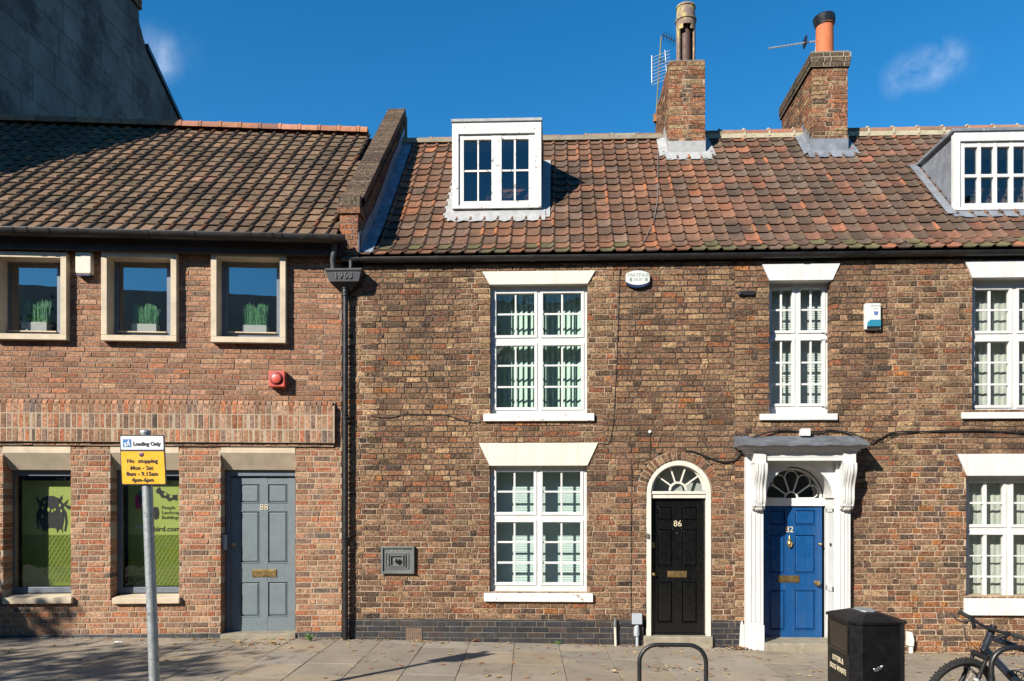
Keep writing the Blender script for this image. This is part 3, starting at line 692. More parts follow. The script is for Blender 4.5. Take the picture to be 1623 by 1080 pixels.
for pxc in (1205.5, 1346.5):
    H82.part('bracket', console(pxc, 19), m_white, smooth=35, bevel=.002)
mb = MB(); mb.box(ux(1210, -.05), ux(1325, -.05), -.17, v + .02, -.25, zy(1016, -.05)); H82.part('doorstep', mb, m_step, bevel=.015)
mb = MB(); mb.lathe((pR0 - .012, .05, zy(863, 0)), [(.02, 0), (.02, .012), (.008, .018)], 12, axis=(-1, 0, 0)); H82.part('bell_push', mb, m_black, smooth=True)

# --- roofs
def prof_s(pts):
    segs = []; 
    for (a, b) in zip(pts, pts[1:]): segs.append((Vector(a), Vector(b), (Vector(b) - Vector(a)).length))
    tot = sum(s[2] for s in segs)
    def P(s):
        for a, b, l in segs:
            if s <= l or (a, b, l) == segs[-1]:
                d = (b - a).normalized(); p = a + d * s; return p, d
            s -= l
    return P, tot
PANT = [(0, .005), (.10, .001), (.25, .000), (.50, .000), (.70, .001), (.78, .008), (.85, .022), (.92, .029), (.98, .024), (1.05, .004)]
ROLL = [(0, .002), (.08, 0), (.40, -.001), (.70, 0), (.755, .012), (.81, .028), (.88, .036), (.94, .029), (1.0, .010), (1.02, -.004)]
def tiles(T, P, tot, u0, u1, wd, g, prof, mt, pal, shear=0., lap=.05, th=.014, ujit=.004, eavecol=None, name='roof'):
    mb = MB(); nr = int(round(tot / g)); g = tot / nr; n = len(prof)
    ncol = int(math.ceil((u1 - u0 + abs(shear) * 4) / wd)) + 2
    cj = [RN.uniform(-.008, .008) for _ in range(ncol + 1)]
    for r in range(nr):
        s0 = r * g; s1 = min(s0 + g + lap, tot + .02); s0 -= (.02 if r == 0 else 0)
        (p0, d0), (p1, d1) = P(max(s0, 0)), P(s1)
        if r == 0: p0 = p0 - d0 * .03
        nrm0 = Vector((-d0.y, d0.x)); nrm1 = Vector((-d1.y, d1.x))
        rj = RN.uniform(-.004, .004)
        for c in range(-1, ncol):
            ub = u0 + (c - (2 if shear > 0 else 0)) * wd + cj[c] * .6
            ua0 = ub + shear * (p0.x) + RN.uniform(-ujit, ujit); ua1 = ub + shear * (p1.x) + RN.uniform(-ujit, ujit)
            if ua0 + wd * .5 < u0 or ua0 + wd * .45 > u1: continue
            l0 = th * 1.5 + RN.uniform(0, .007); l1 = .0; dj = RN.uniform(-.006, .006) + rj; tw = RN.uniform(-.004, .004)
            A, B, Cc = [], [], []
            hi = u1 if True else 0
            for x, h in prof:
                q0 = p0 + d0 * (dj + tw * x) + nrm0 * (h + l0); q1 = p1 + nrm1 * (h + l1); qb = p0 + d0 * (dj + .003 + tw * x) + nrm0 * (h + l0 - th)
                A.append((min(max(ua0 + x * wd, u0), u1), q0.x, q0.y)); B.append((min(max(ua1 + x * wd, u0), u1), q1.x, q1.y)); Cc.append((min(max(ua0 + x * wd, u0), u1), qb.x, qb.y))
            na = mb.add(A); nb = mb.add(B); nc = mb.add(Cc); col = pick(pal)
            if eavecol and r < 2 and RN.random() < .28: col = eavecol
            if RN.random() < .04: col2 = (.38, .14, .06)
            else: col2 = col
            for i in range(n - 1):
                cc = tuple(x * 1.0 for x in (col2 if i >= 5 else col))
                mb.face((na + i, na + i + 1, nb + i + 1, nb + i), cc); mb.face((nc + i, nc + i + 1, na + i + 1, na + i), cc)
    return T.part(name, mb, mt, smooth=35)
ze = zy(401, -.06, 900); RID = (2.98, 8.27)
Pr, totR = prof_s([(-.075, ze), (.28, ze + .20), RID])
def roofz(y): return ze + .20 + (y - .28) * (RID[1] - ze - .20) / (RID[0] - .28)
PAL_T1 = [(34, (.195, .102, .060)), (24, (.235, .110, .062)), (22, (.145, .086, .056)), (3, (.33, .13, .065)), (10, (.185, .115, .08))]
PAL_T2 = [(30, (.165, .092, .060)), (20, (.205, .098, .060)), (28, (.125, .082, .056)), (3, (.31, .125, .070)), (12, (.160, .108, .076))]
PAL_TL = [(34, (.205, .132, .080)), (30, (.180, .118, .074)), (18, (.225, .138, .082)), (12, (.160, .115, .074)), (3, (.26, .145, .09))]
PXL = -2.66      # right face of the party parapet
rf86 = tiles(H86, Pr, totR, PXL, XB, .2035, .243, PANT, m_tileR, PAL_T1, eavecol=(.13, .115, .055))
rf82 = tiles(H82, Pr, totR, XB, XE, .2105, .243, PANT, m_tileR, PAL_T2, eavecol=(.15, .13, .06))
for T, par, a, b in ((H86, rf86, PXL - .2, XB), (H82, rf82, XB, XE)):
    mb = MB(); mb.poly([(a, -.05, ze - .05), (b, -.05, ze - .05), (b, .3, ze + .14), (a, .3, ze + .14)]); mb.poly([(a, .3, ze + .14), (b, .3, ze + .14), (b, RID[0], RID[1] - .06), (a, RID[0], RID[1] - .06)])
    mb.poly([(a, RID[0], RID[1] - .06), (b, RID[0], RID[1] - .06), (b, RID[0] + 3.2, ze), (a, RID[0] + 3.2, ze)])
    mb.poly([(a, -.05, ze - .05), (b, -.05, ze - .05), (b, .34, ze - .06), (a, .34, ze - .06)])
    T.part('roof_underlay', mb, m_dark, parent=par)
def ridge(T, par, a, b, y, z, seg, mt, cols, r=.11, nib=None, jit=.01, flat=False):
    mb = MB(); x = a
    while x < b - .02:
        e = min(x + seg, b); k = 11; dz = RN.uniform(-jit, jit); c = pick(cols)
        for (xx0, xx1, rr) in ((x + .004, e - .004, r), (x + .004, min(x + .05, e), r + .010)):
            P = []
            for xx in (xx0, xx1):
                P.append(mb.add([(xx, y - rr * cos(pi * q / (k - 1)) * (1.0), z + dz - .07 + rr * (sin(pi * q / (k - 1)) if not flat else min(1, 1.25 * sin(pi * q / (k - 1))))) for q in range(k)]))
            for q in range(k - 1): mb.face((P[0] + q, P[0] + q + 1, P[1] + q + 1, P[1] + q), c)
            mb.face(tuple(P[0] + q for q in range(k)), c)
        x = e
    return T.part('ridge', mb, mt, parent=par, smooth=50)
ridge(H86, rf86, PXL, XB - .02, RID[0], RID[1] + .06, .45, m_orange, [(1, (.20, .16, .10)), (1, (.26, .16, .10)), (1, (.32, .28, .20))], .10)
mb = MB(); mb.box(PXL, XB, RID[0] - .13, RID[0] + .12, RID[1] - .05, RID[1] + .015); H86.part('ridge_bedding', mb, m_step, parent=rf86)
ridge(H82, rf82, XB - .02, XE, RID[0], RID[1] + .09, .42, m_orange, [(1, (.34, .15, .09)), (1, (.30, .17, .10)), (.6, (.24, .13, .09))], .10)
mb = MB(); mb.box(XB, XE, RID[0] - .105, RID[0] + .10, RID[1] - .06, RID[1] + .018)
x = XB
while x < XE:
    mb.lathe((x, RID[0] - .03, RID[1] + .11), [(.035, -.03), (.03, .01), (.01, .03)], 8); mb.box(x - .02, x + .02, RID[0] - .115, RID[0], RID[1] - .03, RID[1] + .06); x += .42
H82.part('ridge_bedding', mb, M('pale_ridge_mortar', (.50, .44, .30), .9, .25, 8, bmp=.5, spot=((.22, .22, .10), 9, .58, .1)), parent=rf82)

# gutter along the terrace
def halfgutter(mb, u0, u1, v, z, r, seg=10, t=.006):
    for (rr, sgn) in ((r, 1), (r - t, -1)):
        A = [(u0, v - rr * cos(pi * q / seg), z - rr * sin(pi * q / seg)) for q in range(seg + 1)]; Bq = [(u1, y, zz) for _, y, zz in A]
        na = mb.add(A); nb = mb.add(Bq)
        for q in range(seg): mb.face((na + q, na + q + 1, nb + q + 1, nb + q))
    mb.box(u0, u1, v - r - .001, v - r + t, z - .002, z + .006); mb.poly([(u0, v - r * cos(pi * q / seg), z - r * sin(pi * q / seg)) for q in range(seg + 1)])
for T, a, b, pxs in ((H86, ux(541, -.1), XB - .002, (692, 845, 1049)), (H82, XB + .002, XE, (1274, 1510))):
    mb = MB(); gv = -.075; zg = zy(404.5, -.13, 900)
    halfgutter(mb, a, b, gv, zg, .057)
    for p in pxs:
        u_ = ux(p, -.12); halfgutter(mb, u_ - .03, u_ + .03, gv, zg + .001, .064)
    mb.box(a, b, -.020, .0, zg - .075, zg + .03)
    T.part('gutter', mb, m_gutter, smooth=40)
# --- dormers
def dormer(T, L, R, t, b, y, roof_m, cheek_m, front_m, name_lab, cols, rows, px_in, ov=.03, topm=None):
    f = lambda px: U(RF, px, y); zz = lambda py: Z(RF, px_in, py, y)
    l, r, zt, zb = f(L), f(R), zz(t), zz(b)
    cy = (zt - .06 - (ze + .20)) / ((RID[1] - ze - .20) / (RID[0] - .28)) + .28
    mb = MB()
    sh = [(l + .03, y + .05, zb - .1), (l + .03, y + .05, zt - .05), (l + .03, cy + .1, zt - .05 + .0), (l + .03, y + .05 + .02, zb - .1)]
    for q in (l + .03, r - .03 - .02):
        if mb.v: body = T.part('dormer', mb, cheek_m, label=name_lab); mb = MB()
        mb.extr([(q, y + .05, zb - .15), (q, y + .05, zt - .04), (q, cy + .1, zt - .04), (q, cy + .12, zt - .3)], (.02, 0, 0))
    T.part('dormer_cheek', mb, cheek_m, parent=body)
    cols_ = [(f(a), f(c)) for a, c in cols]; rows_ = [(zz(a), zz(c)) for a, c in rows]
    mb = MB(); pane_grid(mb, l, r, zt - .04, zb, cols_, rows_, y, .06)
    w1 = cols_[0][0] - l - .075
    for (x0, x1, z0, z1) in ((l, l + w1, zb, zt - .045), (r - w1, r, zb, zt - .045), (l + w1 + .001, r - w1 - .001, rows_[0][0] + .075, zt - .045), (l + w1 + .001, r - w1 - .001, zb, zb + .045)): mb.box(x0, x1, y - .028, y, z0, z1)
    T.part('dormer_window', mb, front_m, parent=body, bevel=.003)
    g = MB(); g.box(l + .02, r - .02, y + .036, y + .040, zb + .02, zt - .05); T.part('glass', g, m_glassr, parent=body)
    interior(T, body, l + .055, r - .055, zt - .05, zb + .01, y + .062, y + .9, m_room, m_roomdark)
    mb = MB(); mb.box(l - ov, r + ov, y - .05, cy + .15, zt - .045, zt); T.part('dormer_roof', mb, roof_m, parent=body, bevel=.006)
    # flashing: apron in front and soakers up the sides
    mb = MB(); yf = y - .17; ap = []
    n = 24
    for k in range(n):
        a, c = l - .06 + (r - l + .12) * k / n, l - .06 + (r - l + .12) * (k + 1) / n
        h = lambda q: .048 + .006 * sin(q * 2.1)
        yb = lambda q: yf + .015 * sin(q * 1.7)
        mb.poly([(a, yb(k), roofz(yb(k)) + h(k)), (c, yb(k + 1), roofz(yb(k + 1)) + h(k + 1)), (c, y + .02, max(roofz(y) + .05, zb - .01)), (a, y + .02, max(roofz(y) + .05, zb - .01))])
    for q, sg in ((l, -1), (r, 1)):
        mb.extr([(q, y - .1, roofz(y - .1) + .05), (q + sg * .13, y - .1, roofz(y - .1) + .05), (q + sg * .13, cy, roofz(cy) + .05), (q, cy, roofz(cy) + .05)], (0, 0, .006))
    return body, mb
b1, mb = dormer(H86, 717, 858, 190, 331, .95, m_leadpale, m_lead, m_wornwhite, 'white flaking dormer with four by two panes', [(735, 756.5), (759, 779), (795, 814.5), (817.5, 838)], [(221, 268.5), (271.5, 318.5)], 790, ov=.012)
H86.part('flashing', mb, m_leadpale, parent=b1, smooth=40)
b2, mb = dormer(H82, 1511, 1716, 205, 334, .90, m_lead, m_lead, m_white, 'wide white dormer with grey lead cheeks', [(1529, 1549.5), (1555, 1575), (1580.5, 1600.5), (1606.5, 1626), (1632, 1651), (1657, 1676), (1682, 1700)], [(233, 276), (281, 322)], 1560, ov=.03)
H82.part('flashing', mb, m_lead, parent=b2, smooth=40)
# --- chimneys
def chimney(T, par, L, R, zpt, yf, dep, lab, cap, palc):
    f = lambda px, y=yf: U(RF, px, y)
    l, r = f(L), f(R); zt = Z(RF, (L + R) / 2, zpt, yf); zb = roofz(yf) - .3
    mb, mo = MB(), MB()
    brick_wall(mb, mo, l, r, zb, zt, [], palc, v=yf, thick=dep, jit=.005, mort=.007)
    # left side face: same brickwork turned through 90 degrees
    sb, sm = MB(), MB(); brick_wall(sb, sm, 0, dep, zb, zt, [], palc, v=0, thick=.05, jit=.004)
    n = mb.add([(l - .008 + y, yf + dep - x, z) for x, y, z in sb.v]); 
    for q, c in zip(sb.f, sb.c): mb.face(tuple(n + i for i in q), c)
    n = mb.add([(r + .008 - y, yf + x, z) for x, y, z in sb.v])
    for q, c in zip(sb.f, sb.c): mb.face(tuple(n + i for i in q), c)
    if cap:
        e = .035
        for k in range(3):
            ee = (e, e * 1.3, e * 1.3)[k]; z0 = zt - .24 + k * .078; x = l - ee
            brick_wall(mb, mo, l - ee, r + ee, z0, z0 + .076, [], [(1, (.17, .13, .085)), (1, (.12, .10, .07))], v=yf - ee, thick=dep + 2 * ee, edge=.10)
            mo.box(l - ee, r + ee, yf - ee + .01, yf + dep + ee, z0, z0 + .074)
            mb.box(l - ee - .002, l - ee + .05, yf - ee + .06, yf + dep + ee, z0 + .004, z0 + .072, (.14, .11, .075))
    st = T.part('chimney', mb, m_brickR, parent=par, label=lab); 
    T.part('chimney_mortar', mo, m_mortarL, parent=par)
    cm = MB(); n_ = 8
    e = .04 if cap else .0
    cm.extr([(l - e * .6, yf - e * .6, zt), (r + e * .6, yf - e * .6, zt), (r + e * .6, yf + dep + e * .6, zt), (l - e * .6, yf + dep + e * .6, zt)], (0, 0, .02))
    cm.extr([(l + .06, yf + .06, zt + .02), (r - .06, yf + .06, zt + .02), (r - .06, yf + dep - .06, zt + .02), (l + .06, yf + dep - .06, zt + .02)], (0, 0, .03))
    T.part('chimney_flaunching', cm, m_step, parent=par, bevel=.01)
    fm = MB(); 
    zf = roofz(yf) + .24
    fm.box(l - .012, r + .012, yf - .014, yf + .1, roofz(yf) - .1, zf)
    k_ = 16
    for k in range(k_):
        a, c = l - .10 + (r - l + .20) * k / k_, l - .10 + (r - l + .20) * (k + 1) / k_; h = lambda q: .038 + .006 * sin(q * 2.2)
        fm.poly([(a, yf - .17 + .01 * sin(k), roofz(yf - .17) + h(k)), (c, yf - .17 + .01 * sin(k + 1), roofz(yf - .17) + h(k + 1)), (c, yf, roofz(yf) + .07), (a, yf, roofz(yf) + .07)])
    for q, sg in ((l, -1), (r, 1)):
        fm.extr([(q + sg * .010, yf, roofz(yf) + .05), (q + sg * .17, yf - .1, roofz(yf - .1) + .05), (q + sg * .15, RID[0], roofz(RID[0]) + .05), (q + sg * .01, RID[0], roofz(RID[0]) + .1)], (0, 0, .005))
        nst = 4
        for k in range(nst):   # stepped soaker pieces against the flank
            ya = yf + (RID[0] - yf) * k / nst; yb = yf + (RID[0] - yf) * (k + 1) / nst
            fm.extr([(q + sg * .013, ya, roofz(ya) - .05), (q + sg * .013, yb, roofz(yb) - .05), (q + sg * .013, yb, roofz(yb) + .16), (q + sg * .013, ya, roofz(yb) + .16)], (sg * .004, 0, 0))
    T.part('chimney_flashing', fm, m_leadpale if not cap else m_lead, parent=par, smooth=30)
    return l, r, zt, yf, dep
PAL_C = [(30, (.34, .155, .085)), (26, (.42, .165, .085)), (16, (.40, .26, .14)), (12, (.15, .10, .07)), (6, (.46, .34, .18))]
c1 = chimney(H86, rf86, 1060.5, 1117, 97, 2.45, 1.7, 'tall plain brick stack with a lichened pot', False, PAL_C)
c2 = chimney(H82, rf82, 1288, 1343, 84, 2.45, 1.7, 'brick stack with oversailing cap and orange pot', True, PAL_C)
# pot 1: tall lichened pot with an arched opening showing the inner flue
l, r, zt, yf, dep = c1; py_ = yf + .28
pu = U(RF, 1087, py_); pr = .155; Zp = lambda y: Z(RF, 1087, y, py_)
mb = MB()
seg = 28
def ringz(z0, z1, r0, r1, skip=None, t=.03):
    for k in range(seg):
        a0, a1 = 2 * pi * k / seg, 2 * pi * (k + 1) / seg; am = (a0 + a1) / 2
        if skip and skip(am): continue
        P = lambda a, rr, z: (pu + rr * sin(a), py_ - rr * cos(a), z)
        q = [P(a0, r0, z0), P(a1, r0, z0), P(a1, r1, z1), P(a0, r1, z1), P(a0, r0 - t, z0), P(a1, r0 - t, z0), P(a1, r1 - t, z1), P(a0, r1 - t, z1)]
        n = mb.add(q)
        for f in ((0, 1, 2, 3), (5, 4, 7, 6), (1, 5, 6, 2), (4, 0, 3, 7), (3, 2, 6, 7), (4, 5, 1, 0)): mb.face(tuple(n + i for i in f))
sk = lambda a: min(abs(a), abs(a - 2 * pi)) < .85
z0, zo, z1, z2, z3 = zt + .02, Zp(52), Zp(36), Zp(33), Zp(15)
ringz(z0, zo, .160, .162, sk)
sk2 = lambda a: min(abs(a), abs(a - 2 * pi)) < .55
ringz(zo, zo + .07, .162, .163, sk2); ringz(zo + .07, z1, .163, .165); ringz(z1, z2, .180, .180, t=.05); ringz(z2, z3, .158, .155); ringz(z3, z3 + .035, .168, .160, t=.05)
H86.part('chimney_pot', mb, m_pot, parent=rf86, smooth=30, label='tall lichened pot with an arched opening')
mb = MB(); mb.lathe((pu, py_, z0), [(.085, 0), (.085, zo - z0 + .12)], 20); mb.lathe((pu, py_, z0), [(.139, -.0), (.139, .01)], 20); H86.part('flue_liner', mb, M('brown_flue', (.10, .05, .035), .7, .15, 6), parent=rf86, smooth=40)
# second small pot behind
mb = MB(); u2 = pu + .02; mb.lathe((U(RF, 1083, yf + 1.25), yf + 1.25, zt), [(.12, 0), (.11, .35), (.13, .36), (.13, .40), (.09, .40)], 18); H86.part('chimney_pot', mb, m_terra, parent=rf86, smooth=40, label='short clay pot at the back of the stack')
l, r, zt, yf, dep = c2; py_ = yf + .25; pu = U(RF, 1307, py_); Zp = lambda y: Z(RF, 1307, y, py_)
mb = MB(); zt2 = Zp(42); mb.lathe((pu, py_, zt), [(.145, 0), (.140, zt2 - zt), (.155, zt2 - zt + .004), (.155, zt2 - zt + .02), (.12, zt2 - zt + .02)], 28)
H82.part('chimney_pot', mb, m_terra, parent=rf82, smooth=40, label='plain orange clay pot')
mb = MB(); 
mb.lathe((pu, py_, zt2), [(.152, 0), (.158, .04), (.170, .09), (.178, .14), (.165, .16), (.10, .165)], 24, axis=(-.1, -.05, 1))
for k in range(24):
    a = 2 * pi * k / 24; mb.tube([(pu + .160 * cos(a), py_ + .160 * sin(a), zt2 + .02), (pu - .012 + .178 * cos(a), py_ + .178 * sin(a), zt2 + .13)], .006, 5)
H82.part('chimney_cowl', mb, m_black, parent=rf82, smooth=40)

# ================================================================== THE OFFICE (left, rotated street line)
OFF = Thing('office_building', 'pink-red brick office with stone framed upper windows and the grey door', 'building', LF, (-4, 0, gz(-7)))
ul = lambda px, v=0.: U(LF, px, v)
zl = lambda px, py, v=0.: Z(LF, px, py, v)
UL0 = -8.4; UR0 = -.03
ZSTR = zl(300, 700); ZTL = zl(300, 392)
lw = [(5, 112), (175, 283.5)]; dr = (350, 468)
zwt, zwb = zl(200, 708), zl(200, 950)
opl = [rect(ul(a), ul(b), zwb, zwt) for a, b in lw] + [rect(ul(dr[0]), ul(dr[1]), -1, zwt)]
upw = [(-14, 105), (160, 279.5), (334, 452.5)]
upo = [rect(ul(a + 6), ul(b - 6), zl(200, 533), zl(200, 405)) for a, b in upw]
ub_, um_ = MB(), MB(); lb_, lm_ = MB(), MB()
PLL = zl(300, 1004)
brick_wall(lb_, lm_, UL0, UR0, PLL, ZSTR, opl, PAL_LL, bond='flemish', thick=.34, edge=.26, jit=.0015, mort=.0055, jt=.012)
brick_wall(ub_, um_, UL0, UR0, ZSTR, ZTL, upo, PAL_L, bond='garden', thick=.34, jit=.0025, ch=.070)
wl = OFF.part('wall', lb_, m_brickL, label='lower brick wall with pale mortar'); lm_.box(UL0, UR0, 1.9, 1.94, -.4, ZSTR); OFF.part('mortar_bed', lm_, m_mortarL, parent=wl)
wu = OFF.part('wall', ub_, m_brickL, label='upper brick wall with pinkish mortar'); um_.box(UL0, UR0, 1.9, 1.94, ZSTR, ZTL + .2); OFF.part('mortar_bed', um_, m_mortarLU, parent=wu)
pb, pm = MB(), MB(); brick_wall(pb, pm, ul(dr[1]), UR0, PLL - .45, PLL, [], [(1, (.055, .058, .065)), (1, (.04, .042, .048))], v=-.006, ch=.075, thick=.34, edge=.26, jit=.001, bond='stretch')
OFF.part('plinth', pb, m_blueb)
pb = MB(); brick_wall(pb, pm, UL0, ul(dr[0]), PLL - .45, PLL, [], [(1, (.055, .058, .065)), (1, (.04, .042, .048))], v=-.006, ch=.075, thick=.34, edge=.26, jit=.001, bond='stretch')
pl = OFF.part('plinth', pb, m_blueb); OFF.part('mortar_bed', pm, m_mortarLU, parent=pl)
# quoin of old bricks beside the downpipe
qb, qm = MB(), MB(); brick_wall(qb, qm, UR0 + .002, .045, -.35, ZTL - .0, [], PAL_RL, v=.012, L=.15, thick=.3)
q_ = OFF.part('wall_edge', qb, m_brickR); OFF.part('mortar_bed', qm, m_mortarL, parent=q_)
# soldier-brick string band
mb, mo = MB(), MB(); bp_ = .065; BR = ul(530, -bp_); bt0, bt1, bt2, bt3 = zl(300, 701.5, -bp_), zl(300, 680, -bp_), zl(300, 656, -bp_), zl(300, 634, -bp_)
x = UL0
while x < BR - .03:
    w_ = .0745; e = min(x + w_ - .012, BR)
    for (za, zb, top) in ((bt0, bt1, 0), (bt1, bt2, 0), (bt2, bt3, 1)):
        c = pick(PAL_LL)
        if not top: mb.brick(x, e, za + .009, zb - .009, -bp_, .1, c, .001, .004)
        else:
            R_ = .06
            mb.extr([(x, -bp_, za + .005), (x, .02, za + .005), (x, .02, zb), (x, -bp_ + R_, zb)] + [(x, -bp_ + R_ - R_ * sin(a * pi / 8), zb - R_ + R_ * cos(a * pi / 8)) for a in (1, 2, 3, 4)], (e - x, 0, 0), c)
    x += w_
for k in range(3):
    za, zb = (bt0, bt1, bt2)[k], (bt1, bt2, bt3)[k]
    mb.box(BR + .0015, BR + .007, -bp_ + .008, -.0, za + .006, zb - .008 if k < 2 else zb - .06, pick(PAL_RL))
mo.box(UL0, BR + .001, -bp_ + .0025, .0, bt0 + .004, bt3 - .063); mo.box(UL0, BR + .001, -bp_ + .045, .0, bt3 - .063, bt3 - .004)
# corbel course below and cap course above
brick_wall(mb, mo, UL0, BR - .02, bt0 - .045, bt0 - .002, [], PAL_LL, v=-bp_ + .035, ch=.045, L=.15, thick=.06, bond='stretch')
bd = OFF.part('string_band', mb, m_brickL, label='projecting band of upright bricks'); OFF.part('mortar_bed', mo, m_mortarL, parent=bd)
# upper windows with stone surrounds
for i, (a, b) in enumerate(upw):
    s = -.09; L, R = ul(a, s), ul(b, s); t, q = zl((a + b) / 2, 399, s), zl((a + b) / 2, (538, 540.5, 543)[i], s); bw = .075
    mb = MB()
    for (x0, x1, z0, z1) in ((L, L + bw, q + bw + .001, t - .001 - bw), (R - bw, R, q + bw + .001, t - bw - .001), (L, R, q, q + bw), (L, R, t - bw, t)): mb.box(x0, x1, s, .20, z0, z1)
    w_ = OFF.part('window', mb, m_stone, bevel=.004, label='square window in a stone surround')
    v = .12; gl_, gr_, gt, gb = ul((187 - 160) + a, v) , ul((264.5 - 160) + a, v), zl((a + b) / 2, 416, v), zl((a + b) / 2, 524.5 + i * 1.0, v)
    mb = MB(); pane_grid(mb, L + bw, R - bw, t - bw, q + bw, [(gl_, gr_)], [(gt, gb)], v, .06); OFF.part('window_frame', mb, m_greyframe, parent=w_, bevel=.004)
    mb = MB(); mb.box(gl_, gr_, v - .03, v + .0, gb - .018, gb - .004); OFF.part('sill', mb, m_stone, parent=w_)
    g = MB(); g.poly([(gl_ - .005, v + .03, gb - .005), (gr_ + .005, v + .03, gb - .005), (gr_ + .005, v + .03, gt + .005), (gl_ - .005, v + .03, gt + .005)]); OFF.part('glass', g, m_glassd, parent=w_)
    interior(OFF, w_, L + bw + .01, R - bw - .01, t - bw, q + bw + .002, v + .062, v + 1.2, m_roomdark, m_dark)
    # grass trough standing on the inner ledge
    cx = ((58, 231, 405)[i]); hw = .165; pv = v + .115; cu_ = ul(cx, pv); zb = q + bw + .012
    ptop = zl(cx, (512, 515, 517)[i], pv)
    tp = Thing('grass_planter', ('tall green grass in white trough inside the left-hand stone window', 'tall green grass in white trough inside the middle stone window', 'tall green grass in white trough in stone window nearest the drainpipe')[i], 'planter', LF, (cu_, pv, zb), 'grass troughs in the office windows')
    mb = MB(); mb.box(cu_ - hw, cu_ + hw, pv - .06, pv + .06, zb, ptop); tp.part('trough', mb, m_wplast, bevel=.004)
    mb = MB(); ztop = zl(cx, (480, 484, 486)[i], pv)
    for k in range(260):
        x, y = cu_ + RN.uniform(-hw + .01, hw - .01), pv + RN.uniform(-.05, .05); lx, ly = RN.gauss((.0, .010, -.008)[i], .014), RN.gauss(0, .012); h = ztop + RN.uniform(-.05, .012) + (0, -.012, .008)[i] + .03 * sin(x * (23 + 7 * i)); w2 = .0022
        mb.poly([(x - w2, y, ptop - .01), (x + w2, y, ptop - .01), (x + lx + w2, y + ly, h), (x + lx - w2, y + ly, h)])
    tp.part('grass', mb, m_blade)
